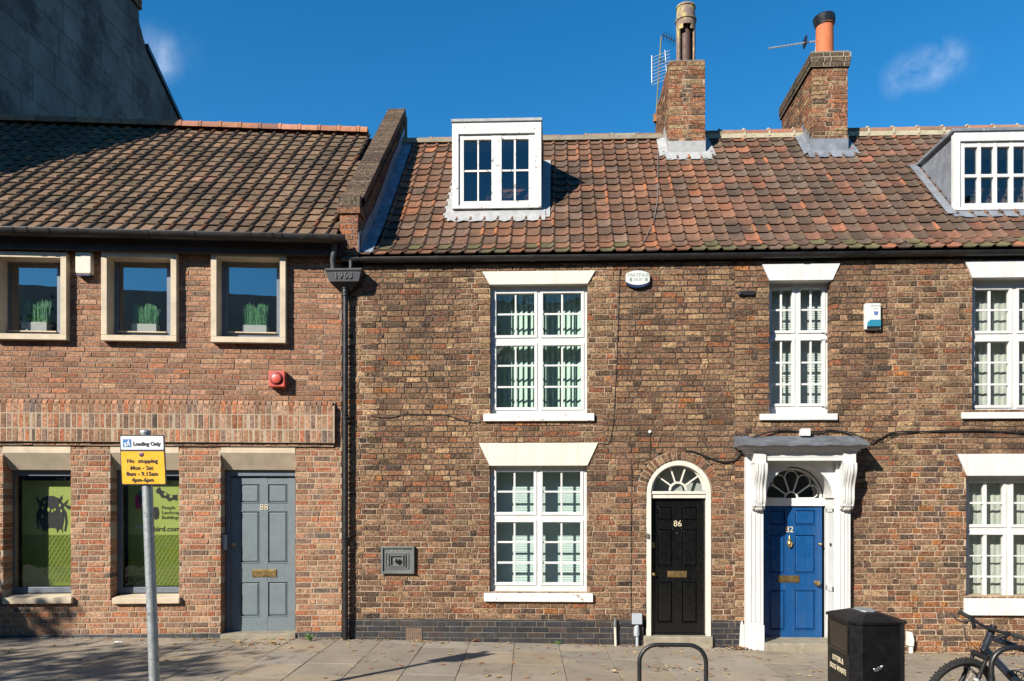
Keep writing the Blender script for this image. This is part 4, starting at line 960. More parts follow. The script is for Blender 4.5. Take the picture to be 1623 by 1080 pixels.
# lower windows: sloped stone lintel, grey frame, green film poster with drawings, stone sill
def lintel(T, a, b, par=None, yb=745.5, dep=.13):
    L, R = ul(a), ul(b); mb = MB(); z1, z2 = zl((a + b) / 2, 707.5), zl((a + b) / 2, 718); zi = zl((a + b) / 2, yb, .2)
    mb.extr([(L, -.004, z1), (L, -.004, z2), (L, dep, zi), (L, .28, zi), (L, .28, z1)], (R - L, 0, 0))
    return T.part('lintel', mb, m_stone, parent=par, bevel=.003)
FVB = .20
for i, (a, b) in enumerate(lw):
    L, R = ul(a) + .002, ul(b) - .002; v = FVB; gt, gb = zl(a + 50, 754.5, v), zl(a + 50, 931, v); ft, fb = zl(a + 50, 745, v), zl(a + 50, 940, v)
    gl_, gr_ = ul((22, 193)[i], v), R - .012
    mb = MB(); pane_grid(mb, L, R, ft, fb, [(gl_, gr_)], [(gt, gb)], v, .06, thr=.02); w_ = OFF.part('window', mb, m_greyframe, bevel=.004, label='grey framed shop window with green film poster')
    lintel(OFF, a, b, w_)
    g = MB(); g.box(gl_ - .005, gr_ + .005, v + .022, v + .026, gb - .005, gt + .005); OFF.part('glass', g, m_glass, parent=w_)
    mb = MB(); fv_ = v + .17
    mid = zl(a + 50, 848, fv_); tpz = zl(a + 50, 762, fv_)
    mb.mi = 0; mb.box(gl_ + .01, gr_ - .0, fv_, fv_ + .003, mid, tpz)
    mb.mi = 1; mb.box(gl_ + .01, gr_ - .0, fv_, fv_ + .003, gb, mid - .001)
    mb.mi = 2   # rows of leaf outlines on the lower film
    zz_ = mid - .03; rr_ = 0
    while zz_ > gb + .03:
        x = gl_ + .05 + (.026 if rr_ % 2 else 0)
        while x < gr_ - .03:
            pts = [(x + .026 * cos(t) * (1 if t < pi else .8), fv_ - .002, zz_ + .024 * sin(t)) for t in [2 * pi * k / 9 for k in range(10)]]
            mb.tube(pts, .0036, 4, cap=False); x += .058
        zz_ -= .05; rr_ += 1
    po = OFF.part('window_film', mb, [m_film, m_filmd, m_filml], parent=w_, label='two tone green film with leaf pattern')
    ink = MB(); fv2 = fv_ - .004
    P2 = lambda x, y: (ul(x, fv2), zl(x, y, fv2))
    def blob(pts, m=ink): m.prism([P2(x, y) for x, y in pts], fv2 - .001, fv2 + .002)
    if i == 0:
        body = [(62, 800), (66, 791), (74, 786.5), (84, 786), (93, 790), (99, 797), (101, 806), (101, 826), (99, 836), (99.5, 845), (96, 838), (92, 841), (91, 845), (89, 838), (80, 836.5), (76, 838), (75, 845), (72, 839), (70, 844), (66, 838), (63, 830), (61, 815)]
        blob(body); blob([(64, 796), (57, 786), (58, 792), (61, 799)]); blob([(92, 793), (98, 785), (99, 790), (95, 797)]); blob([(100, 799), (108, 792), (105, 800), (101, 803)])
        blob([(62, 806), (58.5, 812), (57.5, 826), (60, 838), (62.5, 839), (61.5, 826), (62.5, 814)]); blob([(101, 806), (105, 812), (107, 828), (104, 843), (101.5, 842), (103.5, 828), (101.5, 815)])
        blob([(103, 803), (107, 800.5), (111, 802), (112, 806), (109, 808), (106, 806)])
        ey = MB(); fv2 -= .003
        for (x, y, r_) in ((70, 796, 2.3), (68, 805, 2.6), (77, 808, 2.6), (83, 810, 2.2), (87, 808, 2.0), (95, 801, 2.2), (97, 810, 2.0), (67, 819, 2.2)):
            blob([(x + r_ * cos(t) * .8, y + r_ * sin(t) * 1.2) for t in [2 * pi * k / 8 for k in range(8)]], ey)
        dm = OFF.part('drawing', ink, m_ink, parent=w_, label='black horned creature cut-out'); OFF.part('drawing_eyes', ey, m_film, parent=w_); fv2 += .003
    else:
        blob([(248, 776), (253, 772), (255, 777), (262, 780), (268, 784), (276, 785), (281, 784), (281, 794), (274, 792), (268, 795), (263, 790), (256, 789), (252, 783), (247, 781)])
        pk = MB(); blob([(214, 785), (223, 784), (224, 806), (215, 807)], pk); tl_ = MB(); blob([(219, 780), (226, 777), (229, 783), (229, 797), (221, 799)], tl_)
        dk = MB(); blob([(242, 812), (244, 804), (250, 804), (252, 812), (251, 822), (245, 824)], dk)
        ring_ = MB(); fv2 -= .003
        for x, y in ((262, 783.5), (271, 787)): blob([(x + 2.6 * cos(t), y + 2.6 * sin(t)) for t in [2 * pi * k / 10 for k in range(10)]], ring_)
        OFF.part('drawing', ink, m_ink, parent=w_, label='black winged creature cut-out'); OFF.part('drawing_eyes', ring_, m_film, parent=w_)
        for x, y in ((262, 783.5), (271, 787)):
            fv2 -= .0; 
        fv2 += .003
        OFF.part('drawing', pk, M('pink_film', (.55, .02, .16), .4), parent=w_, label='pink rectangle'); OFF.part('drawing', tl_, M('teal_film', (.03, .20, .18), .4), parent=w_, label='teal rectangle'); OFF.part('drawing', dk, m_ink, parent=w_, label='black rounded shape')
        m_dgl = M('dark_green_lettering', (.05, .08, .02), .5)
        for k, s_ in enumerate(('People', 'Landscapes', 'Buildings')):
            OFF.part('lettering', text_mb(s_, .068, ul(256, fv2), zl(256, 805 + k * 7.8, fv2), fv2, .002, 'LEFT'), m_dgl, parent=w_)
        tt = text_mb('design agency', .036, ul(250, fv2), zl(250, 765, fv2), fv2, .002, 'LEFT')
        OFF.part('lettering', tt, M('dark_green_lettering', (.05, .08, .02), .5), parent=w_)
        tt = text_mb('bibird.com', .100, ul(234.5, fv2), zl(240, 839, fv2), fv2, .002, 'LEFT', bold=.001); OFF.part('lettering', tt, m_ink, parent=w_)
        tt = text_mb('www.', .085, ul(214, fv2), zl(216, 834, fv2), fv2, .002, 'LEFT', bold=.001); OFF.part('lettering', tt, m_signw, parent=w_)
    bk = MB(); bk.box(L - .3, R + .3, v + .22, v + .23, fb - .1, ft + .1); OFF.part('room_lining', bk, m_dark, parent=w_)
    mb = MB(); sx0, sx1 = ul((3, 177)[i], -.06), ul((113, 284)[i], -.06); zt_, zb2 = zl(a + 50, 948, -.06), zl(a + 50, 957.5, -.06)
    mb.extr([(sx0, -.06, zb2), (sx0, .22, zb2), (sx0, .22, zt_ + .025), (sx0, -.06, zt_)], (sx1 - sx0, 0, 0)); OFF.part('sill', mb, m_stone, parent=w_, bevel=.008)
# grey door
v = .21; a, b = dr
d88 = panel_door(OFF, ul(366, v), ul(468, v) , zl(415, 757, v), zl(415, 1003, v), [(ul(380, v), ul(411.5, v)), (ul(424, v), ul(456, v))], [(zl(415, 767, v), zl(415, 798, v)), (zl(415, 810, v), zl(415, 893, v)), (zl(415, 922, v), zl(415, 978, v))], v, m_grey)
d88['label'] = 'blue grey six panel door numbered 88'
letterbox(OFF, d88, ul(419, v), zl(419, 908.5, v), .33, .105, v); knob(OFF, d88, ul(371, v), zl(371, 863, v), v, .03)
OFF.part('door_number', text_mb('88', .12, ul(418.5, v), zl(418, 804.5, v), v - .004, .006), m_silver, parent=d88)
mb = MB(); mb.box(ul(350) + .003, ul(366, v) - .002, v - .03, v + .05, zl(415, 1004, v), zl(415, 746, v)); mb.box(ul(350) + .003, ul(468) - .003, v - .034, v + .05, zl(415, 755, v), zl(415, 746, v)); OFF.part('door_frame', mb, m_greyframe, parent=d88, bevel=.004)
lintel(OFF, a, b)
mb = MB(); mb.box(ul(350), ul(469), -.03, .30, -.2, zl(415, 1005, -.03)); OFF.part('doorstep', mb, m_step, bevel=.01)
mb = MB(); ek = ul(357.5, .10); mb.box(ul(350) + .003, ul(350) + .035, .06, .16, zl(357, 872, .1), zl(357, 848, .1)); OFF.part('entry_keypad', mb, m_gplast, bevel=.004)
# roof of the office
zeL = zl(300, 370, -.16)
f_ = lambda vr: Z(LF, 300, 206, vr) - (zeL + tan(radians(42.2)) * (vr + .16))
lo_, hi_ = 1., 6.
for _ in range(50):
    m_ = (lo_ + hi_) / 2
    if f_(m_) > 0: lo_ = m_
    else: hi_ = m_
vR = lo_; zR = Z(LF, 300, 206, vR)
Pl_, totL = prof_s([(-.17, zeL), (vR, zR)])
roL = tiles(OFF, Pl_, totL, UL0, -.06, .206, .232, ROLL, m_tileL, PAL_TL, shear=.11, ujit=.003)
mb = MB(); mb.poly([(UL0, -.15, zeL - .04), (.02, -.15, zeL - .04), (.02, vR, zR - .05), (UL0, vR, zR - .05)]); mb.poly([(UL0, vR, zR - .05), (.02, vR, zR - .05), (.02, vR + 4, zeL), (UL0, vR + 4, zeL)]); mb.poly([(UL0, -.15, zeL - .04), (.02, -.15, zeL - .04), (.02, .38, zeL - .05), (UL0, .38, zeL - .05)])
OFF.part('roof_underlay', mb, m_dark, parent=roL)
ridge(OFF, roL, UL0, -.10, vR, zR + .085, .338, m_orange, [(1, (.46, .20, .10)), (1, (.40, .18, .10)), (.4, (.30, .14, .09))], .11, jit=.003, flat=True)
# moss tufts on the tiles
mb = MB()
for k in range(130):
    s = RN.uniform(.2, totL - .4); p, d = Pl_(s); u_ = RN.uniform(UL0 + .3, -.3); r_ = RN.uniform(.012, .034)
    for q in range(14):
        a_, e_ = RN.uniform(0, 2 * pi), RN.uniform(0, 1); mb.poly([(u_ + r_ * e_ * cos(a_) + dx * .008, p.x + r_ * e_ * sin(a_) * .7 + dy * .006, p.y + .025 + r_ * .5 * (1 - e_) + r_ * e_ * sin(a_) * .6 + dz_ * .008) for dx, dy, dz_ in ((RN.uniform(-1, 1), RN.uniform(-1, 1), RN.uniform(-1, 1)) for _ in range(3))])
OFF.part('moss', mb, M('moss', (.12, .15, .02), .95, .3, 10), parent=roL, stuff=True)
# gutter, brackets, fascia
mb = MB(); gr = .085; gvv = -.28; zg = zl(300, 366.5, gvv - gr)
halfgutter(mb, UL0, ul(547, gvv), gvv, zg, gr)
for p in (18, 40, 75, 120, 232, 306, 430, 395, 445, 520, 545):
    u_ = ul(p, gvv - gr); halfgutter(mb, u_ - .018, u_ + .018, gvv, zg + .001, gr + .007)
g_ = OFF.part('gutter', mb, m_gutter, smooth=40)
mb = MB(); mb.box(UL0, .0, -.15, -.125, zeL - .25, zeL - .015); mb.box(UL0, .0, -.124, .10, zeL - .25, zeL - .225); OFF.part('fascia', mb, M('dark_stained_timber', (.045, .028, .02), .7, .4, 4), bevel=.003)

# party parapet between the roofs
pb, pm = MB(), MB()
PX0_, PX1_ = -2.93, -2.68
tz = lambda y: 6.02 + (y - .10) * (8.76 - 6.02) / (3.02 - .10)
FRo = -.085
def side(y0, y1, zlo, zhi): pass
# front pier
brick_wall(pb, pm, PX0_, PX1_, ze - .1, Z(RF, 548, 318, FRo), [], [(1, (.44, .15, .07)), (1, (.36, .15, .09)), (.6, (.42, .20, .11))], v=FRo, thick=.35, edge=.1, L=.22)
# stepped side courses (right and left faces)
z = ze - .1; k = 0
while z < 8.70:
    ya = max(FRo, .10 + (z + .075 - 6.02 + .06) * (3.02 - .10) / (8.76 - 6.02)); yb = 3.25
    if z + .075 < Z(RF, 548, 318, FRo): ya = FRo + .02
    x = ya - (k % 2) * .1
    while x < yb:
        e = min(x + .215, yb); s_ = max(x, ya)
        if e - s_ > .03:
            c = pick([(1, (.20, .12, .09)), (1, (.15, .10, .08)), (1, (.28, .13, .09))])
            pb.box(PX1_ - .02, PX1_ + .002, s_, e - .01, z + .005, z + .07, c); pb.box(PX0_ - .002, PX0_ + .02, s_, e - .01, z + .005, z + .07, c)
        x += .225
    pm.box(PX0_ + .002, PX1_ - .002, ya + .005, yb, z, z + .0752); z += .075; k += 1
pp = H86.part('parapet', pb, m_brickR, label='sloping brick party parapet between the two roofs'); H86.part('mortar_bed', pm, m_mortarLU, parent=pp)
mb = MB(); y = .06
while y < 3.05:       # tile-creased brick coping, course by course up the slope
    e = y + .082; zz = tz(y); c = pick([(1, (.135, .098, .070)), (1, (.165, .12, .085)), (1, (.10, .075, .06))])
    sl = (tz(1) - tz(0))
    mb.extr([(PX0_ - .025, y, zz + RN.uniform(-.004, .004)), (PX0_ - .025, e - .006, zz + .076 * sl), (PX0_ - .025, e - .006 - .07, zz + .076 * sl + .075), (PX0_ - .025, y - .07, zz + .075)], (PX1_ - PX0_ + .05, 0, 0), c); y = e
mb.box(PX0_ - .02, PX1_ + .02, 3.0, 3.22, 8.40, 8.82, (.13, .11, .075)); mb.box(PX0_ - .03, PX1_ + .03, FRo - .025, .16, 5.86, 5.94, (.36, .17, .10))
mb.extr([(PX0_ - .02, FRo - .01, 5.94), (PX0_ - .02, .28, 5.94), (PX0_ - .02, .20, 6.18), (PX0_ - .02, .04, 6.13), (PX0_ - .02, FRo + .01, 6.10)], (PX1_ - PX0_ + .045, 0, 0), (.12, .105, .08))
H86.part('coping', mb, m_brickR, parent=pp)
mb = MB(); fx = PX1_ + .006; ys = [.02, .75, 1.5, 2.25, 2.98]
for k in range(4):
    y0, y1 = ys[k] - .03, ys[k + 1]; o_ = .006 * (k % 2)
    mb.extr([(fx + o_, y0, roofz(max(y0, .1)) - .02), (fx + o_, y1, roofz(y1) - .02), (fx + o_, y1, roofz(y1) + .27), (fx + o_, y0, roofz(max(y0, .1)) + .27)], (.004, 0, 0))
    mb.extr([(fx, y0, roofz(max(y0, .1)) + .055 + o_), (fx + .17, y0, roofz(max(y0, .1)) + .045 + o_), (fx + .17, y1, roofz(y1) + .045 + o_), (fx, y1, roofz(y1) + .055 + o_)], (0, 0, .004))
mb.extr([(fx, -.08, ze + .02), (fx, .02, ze + .02), (fx, .05, ze + .4), (fx, -.08, ze + .3)], (.004, 0, 0))
H86.part('flashing', mb, M('blue_grey_lead', (.26, .31, .37), .5, .45, 9, metal=.2, bmp=.5, bscale=8, spot=((.6, .62, .62), 16, .62, .1)), parent=pp)

# hopper and downpipe (its own thing)
HP = Thing('drainpipe', 'black cast iron downpipe with a hopper dated 1963 between two houses', 'drainpipe', RF, (ux(547, -.1), -.1, gz(-2.8)))
v = -.20; zt_ = zy(420.5, v); zm_ = zy(441, v); zb_ = zy(459, -.1)
mb = MB(); L, R = ux(515, v), ux(573.5, v); L2, R2 = ux(520, v), ux(569.5, v); pc = ux(547, -.1)
T4 = lambda l, r, v0, z: [(l, v0, z), (r, v0, z), (r, -.012, z), (l, -.012, z)]
def loft(mb, A, B):
    n = mb.add(A + B); k = len(A)
    for i in range(k): j = (i + 1) % k; mb.face((n + i, n + j, n + k + j, n + k + i))
loft(mb, T4(L, R, v - .008, zt_ - .0), T4(L, R, v - .008, zt_ - .02)); mb.poly(T4(L, R, v - .008, zt_)); loft(mb, T4(L, R, v - .008, zt_ - .02), T4(L + .015, R - .015, v + .003, zt_ - .045)); loft(mb, T4(L + .015, R - .015, v + .003, zt_ - .045), T4(L2 + .01, R2 - .01, v + .012, zm_)); mb.poly(T4(L2 + .01, R2 - .01, v + .012, zm_))
fb = MB(); loft(fb, T4(L2 + .015, R2 - .015, v + .03, zm_ + .002), T4(pc - .045, pc + .045, -.05, zb_)); HP.part('hopper_funnel', fb, m_black)
HP.part('hopper', mb, M('grey_hopper_iron', (.028, .032, .038), .5, .2, 10, metal=.2, bmp=.2), bevel=.004)
HP.part('date', text_mb('1963', .125, ux(544, v), zy(432.0, v), v + .002, .014, spacing=1.05), M('raised_date_iron', (.06, .065, .07), .5, .2, 10, metal=.2))
mb = MB(); pv = -.085; pu_ = pc
mb.tube([(pu_, pv, zb_ + .02), (pu_, pv, gz(-2.8) - .05)], .037, 16)
for zc in (zy(457, pv), zy(462, pv), zy(660, pv), zy(857, pv)):
    mb.lathe((pu_, pv, zc - .03), [(.038, 0), (.050, .006), (.050, .020), (.042, .026), (.042, .05), (.052, .056), (.052, .066), (.038, .07)], 16)
HP.part('pipe', mb, m_black, smooth=40)
mb = MB(); su = ux(528, -.2); 
mb.tube([(su + .01, -.19, zy(380, -.2)), (su + .01, -.19, zy(392, -.2)), (su - .015, -.17, zy(405, -.2)), (su - .015, -.14, zy(416, -.2)), (su - .012, -.14, zt_ - .01)], .036, 14); mb.tube([(ux(556, -.1), -.10, zy(408, -.1)), (ux(556, -.1), -.10, zt_ - .01)], .024, 12)
HP.part('spout', mb, M('worn_spout_paint', (.07, .07, .065), .6, .4, 14, bmp=.3, spot=((.25, .23, .2), 18, .62, .06)), smooth=40)

# ================================================================== TALL BUILDING behind on the left
TB = Thing('theatre_building', 'tall grey rendered building rising behind the office roof', 'building', RF, (-14, 6, .2))
X0 = -10.1
pr = [(-1.6, -.5), (-1.6, 15.5), (2, 18.5), (7.75, 18.5), (7.75, 13.6), (8.1, 13.1), (8.35, 13.1), (12.5, 10.6), (12.5, -.5)]
mb = MB(); mb.extr([(X0, y, z) for y, z in pr], (-14, 0, 0)); tbw = TB.part('wall', mb, m_render)
mb = MB()   # panel joints as thin raised beads along the flank
for k, z in enumerate([6 + .62 * q for q in range(20)]):
    mb.box(X0 + .001, X0 + .005, -1.5, 7.6 if z > 13 else 9 , z, z + .012)
    y = -1.2 + (k % 2) * .9
    while y < 7.5: mb.box(X0 + .001, X0 + .004, y, y + .010, z, z + .61); y += 1.3 + .7 * ((k * 7) % 3) / 2
TB.part('panel_joints', mb, m_darkren, parent=tbw)
mb = MB(); mb.extr([(X0 + .06, 8.05, 13.12), (X0 + .06, 12.5, 10.62), (X0 + .06, 12.5, 10.75), (X0 + .06, 8.05, 13.25)], (-.5, 0, 0)); TB.part('verge', mb, m_black)
mb, mo = MB(), MB(); brick_wall(mb, mo, 0, 1.0, 13.9, 18.5, [], PAL_RL, v=0, thick=.05)
m2 = MB(); n = m2.add([(X0 + .06 - y, 6.78 + x, z) for x, y, z in mb.v])
for q, c in zip(mb.f, mb.c): m2.face(tuple(n + i for i in q), c)
TB.part('brick_corner', m2, m_brickR)

# ================================================================== GROUND
def sheet(name, y0, y1, z, mt, x0=-30, x1=30, label=None):
    mb = MB(); xs = [x0, -30, 0, 30, x1]; xs = sorted(set(xs))
    for a, b in zip(xs, xs[1:]): mb.poly([(a, y0, gz(a) + z), (b, y0, gz(b) + z), (b, y1, gz(b) + z), (a, y1, gz(a) + z)])
    o = link_mesh(name, mb, mt); o['kind'] = 'structure'; o['label'] = label or name; return o
KY = -5.2
sheet('ground', -400, 400, -.30, m_ground, -400, 400, 'bare earth under and around the street')
sheet('road', -13.4, KY, -.12, m_asph, -200, 200, 'asphalt road in front of the pavement')
mb = MB()
x = -60
while x < 60:
    mb.extr([(x + .004, KY, gz(x) - .13), (x + .91, KY, gz(x + .91) - .13), (x + .91, KY, gz(x + .91) + .004), (x + .004, KY, gz(x) + .004)], (0, .15, 0)); x += .915
o = link_mesh('kerb', mb, m_kerb, bevel=.01); o['kind'] = 'structure'; o['label'] = 'granite kerb stones'
sheet('pavement_bed', KY + .15, 1.0, -.012, m_joint, -60, 60, 'soil showing in the joints between slabs')
sheet('far_pavement', -17, -13.4, .0, m_asph, -60, 60, 'far pavement across the road')
mb = MB(); sh = -.039; k0 = -22; rs = random.Random(3)
for k in range(-24, 26):
    xa = ux(815.5) + .602 * k; y = KY + .16 + rs.uniform(-.5, 0); 
    while y < .4:
        ln = rs.choice([.55, .62, .75, .9, .62]); y1 = y + ln; ya = max(y, KY + .16)
        if y1 > ya + .05:
            gx = .007 if abs(k) > 3 else .006; dz = rs.uniform(-.003, .002); tl = rs.uniform(-.002, .002)
            q = [(xa + sh * ya + gx / 2, ya + .004), (xa + .602 + sh * ya - gx / 2, ya + .004), (xa + .602 + sh * y1 - gx / 2, y1 - .004), (xa + sh * y1 + gx / 2, y1 - .004)]
            c = rs.uniform(.86, 1.12); w_ = rs.uniform(-.015, .015); col = ((.31 + w_) * c, .255 * c, (.185 - w_) * c)
            n = mb.add([(a, b, gz(a) - .03) for a, b in q] + [(a, b, gz(a) + dz - .003) for a, b in q] + [(a + (.004 if i in (0, 3) else -.004), b + (.004 if i < 2 else -.004), gz(a) + dz + (tl if i < 2 else -tl)) for i, (a, b) in enumerate(q)])
            mb.face((n + 8, n + 9, n + 10, n + 11), col)
            for i in range(4): j = (i + 1) % 4; mb.face((n + 4 + i, n + 4 + j, n + 8 + j, n + 8 + i), col); mb.face((n + i, n + j, n + 4 + j, n + 4 + i), col)
        y = y1
o = link_mesh('pavement', mb, m_slab); o['kind'] = 'structure'; o['label'] = 'stone flag pavement'
# fallen leaves
mb = MB(); rl = random.Random(11)
def leaf(x, y, z, s):
    a = rl.uniform(0, 2 * pi); c = rl.choice([(.45, .27, .10), (.52, .36, .15), (.33, .17, .07), (.55, .42, .22), (.38, .15, .05)]); cu = rl.uniform(.1, .45) * s
    P = []
    for (lx, ly, lz) in ((-1, 0, .6), (-.5, .42, .9), (0, .5, .5), (.5, .36, .9), (1, 0, .3), (.5, -.36, .8), (0, -.5, .4), (-.5, -.42, 1)):
        P.append((x + s * (lx * cos(a) - ly * sin(a)), y + s * (lx * sin(a) + ly * cos(a)), z + .004 + cu * lz * rl.uniform(.2, 1)))
    ce = (x, y, z + .003); n = mb.add(P + [ce])
    for i in range(8): mb.face((n + i, n + (i + 1) % 8, n + 8), c)
for k in range(560):
    x = rl.uniform(-8, 8); y = -abs(rl.gauss(0, 1.6)) - .12
    if rl.random() < .3: y = -rl.uniform(.03, .12)
    wy = (x - uj) * tan(LF.a) if x < uj else 0
    leaf(x, y + wy, gz(x), rl.uniform(.016, .044))
for (cx_, cy_, n_, s_) in ((ux(1168), -.06, 40, .10), (ux(625), -.55, 0, .0), (ux(755), -.02, 3, .04), (ux(1150) - .9, -1.35, 26, .30), (ux(420), -.45, 26, .25), (ux(455), -.42, 20, .12)):
    for _ in range(n_): x = cx_ + rl.gauss(0, s_); leaf(x, cy_ - abs(rl.gauss(0, s_ * .6)), gz(x) + rl.uniform(0, .03), rl.uniform(.02, .045))
o = single('fallen_leaves', 'brown and yellow autumn leaves strewn over the pavement', None, mb, m_dead, kind='stuff')
# small weeds at the wall foot
def weed(px, py_, v, s, lab):
    mb = MB(); u_ = ux(px, v); z_ = gz(u_)
    for k in range(40):
        a = rl.uniform(0, 2 * pi); r_ = rl.uniform(.3, 1) * s; h = rl.uniform(.3, 1) * s
        mb.poly([(u_ + cos(a) * .004, v + sin(a) * .004, z_), (u_ + cos(a) * r_ * .6 + .006, v + sin(a) * r_ * .4, z_ + h * .8), (u_ + cos(a) * r_, v + sin(a) * r_ * .6, z_ + h), (u_ + cos(a) * r_ * .6 - .006, v + sin(a) * r_ * .4, z_ + h * .7)])
    single('weed', lab, 'weed', mb, M('weed_green', (.10, .20, .03), .7), base=(u_, v, z_))
weed(885, 1022, -.04, .05, 'small green weed at foot of dark plinth below the lower window')
weed(492, 1018, -.22, .11, 'grassy weed in the paving right of the grey door step')

# ================================================================== STREET FURNITURE
# sign on a leaning galvanised post
dS = 6.45; Fs = Frame(0, 0, 0); vS = dS - D
us = U(RF, 245, vS, 1080); gS = gz(us)
ut = U(RF, 231, vS, 700); zt_ = Z(RF, 228, 684, vS); zb1 = Z(RF, 240, 1080, vS)
SG = Thing('road_sign', 'loading only and no stopping plates on a leaning grey post', 'road sign', RF, (us, vS, gS))
mb = MB(); sl_ = (us - ut) / (zb1 - Z(RF, 230, 700, vS)); bu = us + sl_ * (gS - zb1)
mb.tube([(bu, vS, gS - .05), (bu + sl_ * (zt_ - gS), vS + .0, zt_)], .043, 20); mb.lathe((bu + sl_ * (zt_ - gS), vS, zt_ - .015), [(.047, 0), (.047, .012), (.040, .022), (.01, .03)], 20)
SG.part('post', mb, m_galv, smooth=40)
pv = vS - .055; q4 = lambda pts, m, z0, d=.003, nm='plate', par=None, bev=0: None
PL = lambda x, y: (U(RF, x, pv, y), Z(RF, x, y, pv))
def rounded(x0, y0, x1, y1, r, dl=0):
    pts = []
    for (cx_, cy_, a0) in ((x0 + r, y1 - r, pi / 2), (x1 - r, y1 - r, 0), (x1 - r, y0 + r, -pi / 2), (x0 + r, y0 + r, -pi)):
        for k in range(5): a = a0 + (pi / 2) * (1 - k / 4) if a0 in (pi / 2, 0) else a0 + pi / 2 * (1 - k / 4); pts.append((cx_ + r * cos(a), cy_ + r * sin(a)))
    return pts
cxs = lambda y: 224.5 + (y - 690) * .045
def plate(y0, y1, hw, ins, vv0, vv1, mt, nm, par=None, r=3):
    pts = [(cxs(y0) - hw + ins, y0 + ins), (cxs(y0) + hw - ins, y0 + ins), (cxs(y1) + hw - ins, y1 - ins), (cxs(y1) - hw + ins, y1 - ins)]
    res = []
    for i in range(4):     # clip the corners round
        p0, p1, p2 = Vector(pts[i - 1]), Vector(pts[i]), Vector(pts[(i + 1) % 4]); a = (p0 - p1).normalized(); b = (p2 - p1).normalized()
        for k in range(5): t = k / 4; q = p1 + a * r * (1 - t) ** 2 + b * r * t ** 2; res.append(tuple(q))
    mb = MB(); mb.prism([PL(x, y) for x, y in res], vv0, vv1); return SG.part(nm, mb, mt, parent=par)
pback = plate(689.5, 769, 35.5, 0, pv + .004, pv + .010, m_black, 'sign_backing')
pw = plate(690.5, 714, 34.8, 1.0, pv, pv + .003, m_signw, 'sign_plate', r=2); pw['label'] = 'white plate reading Loading Only'
py2 = plate(715, 768, 34.8, .8, pv, pv + .003, m_yel, 'sign_plate', r=2); py2['label'] = 'yellow plate with stopping times'
SZ = (Z(RF, 225, 700, pv) - Z(RF, 225, 710, pv)) / 10
mb = MB(); 
mb.prism([PL(x, y) for x, y in ((195, 696.5), (208, 696.5), (208, 709), (195, 709))], pv - .002, pv + .002); bp_sq = SG.part('symbol', mb, m_signb, parent=pw)
mb = MB(); PW = lambda pts: mb.prism([PL(x, y) for x, y in pts], pv - .004, pv - .001)
PW([(203.3, 698), (204.8, 698), (205, 699.5), (203.2, 699.5)]); PW([(202.2, 700), (204.6, 700), (207, 707.5), (205.8, 707.5), (204, 703.5), (202.8, 707.5), (201.6, 707.5), (202.6, 703)]); PW([(196.5, 703), (199, 701.8), (201.5, 706.2), (199, 707.5)]); PW([(196, 707.6), (201, 707.6), (201, 708.3), (196, 708.3)]); PW([(200, 702), (202.6, 700.8), (202.8, 701.6), (200.4, 703)])
SG.part('symbol', mb, m_signw, parent=pw)
u_, z_ = PL(211, 704); SG.part('lettering', text_mb('Loading Only', 8.4 * SZ, u_, z_, pv - .003, .002, 'LEFT', spacing=.98, bold=.0011), m_ink, parent=pw)
tt = MB()
for s_, x, y, al in (('No  stopping', 225.5, 731, 'CENTER'), ('Mon - Sat', 224.5, 742, 'CENTER'), ('8am - 9.15am', 225.5, 751.5, 'CENTER'), ('4pm-6pm', 226.5, 761, 'CENTER')):
    u_, z_ = PL(x, y); text_mb(s_, 8.8 * SZ, u_, z_, pv - .003, .002, al, tt, spacing=1.06, bold=.0011)
SG.part('lettering', tt, m_ink, parent=py2)
u_, z_ = PL(224.3, 720.5); mb = MB(); mb.lathe((u_, pv, z_), [(.021, 0), (.021, .003), (.008, .006)], 14, axis=(0, -1, 0)); SG.part('rivet', mb, M('rust_purple', (.12, .05, .08), .5), parent=py2)
u_, z_ = PL(227, 771); mb = MB(); mb.lathe((us - .10, vS, Z(RF, 228, 772, vS) - .01), [(.048, 0), (.048, .03)], 18)
# cycle stands
def stand(pxl, pxr, ytop, d, r, name_lab):
    v = d - D; a, b = U(RF, pxl, v, 1060) + r, U(RF, pxr, v, 1060) - r; zt = Z(RF, (pxl + pxr) / 2, ytop, v) - r; R_ = .15
    pts = [(a, v, gz(a) - .05)] + [(a + R_ - R_ * cos(t), v, zt - R_ + R_ * sin(t)) for t in [pi / 2 * k / 8 for k in range(9)]] + [(b - R_ + R_ * sin(t), v, zt - R_ + R_ * cos(t)) for t in [pi / 2 * k / 8 for k in range(9)]] + [(b, v, gz(b) - .05)]
    T = Thing('cycle_stand', name_lab, 'bike stand', RF, ((a + b) / 2, v, gz(a)), 'hoop cycle stands on the pavement')
    mb = MB(); mb.tube(pts, r, 16); h = T.part('hoop', mb, m_black, smooth=60)
    mb = MB()
    for x in (a, b): mb.lathe((x, v, gz(x)), [(.07, 0), (.07, .008), (r + .004, .012)], 18)
    T.part('foot_plate', mb, m_black, smooth=30)
stand(1010, 1122.5, 1019, 6.5, .0185, 'empty black hoop cycle stand in front of the black door')
stand(1567, 1720, 1023, 6.0, .0205, 'black hoop cycle stand holding the bicycle')
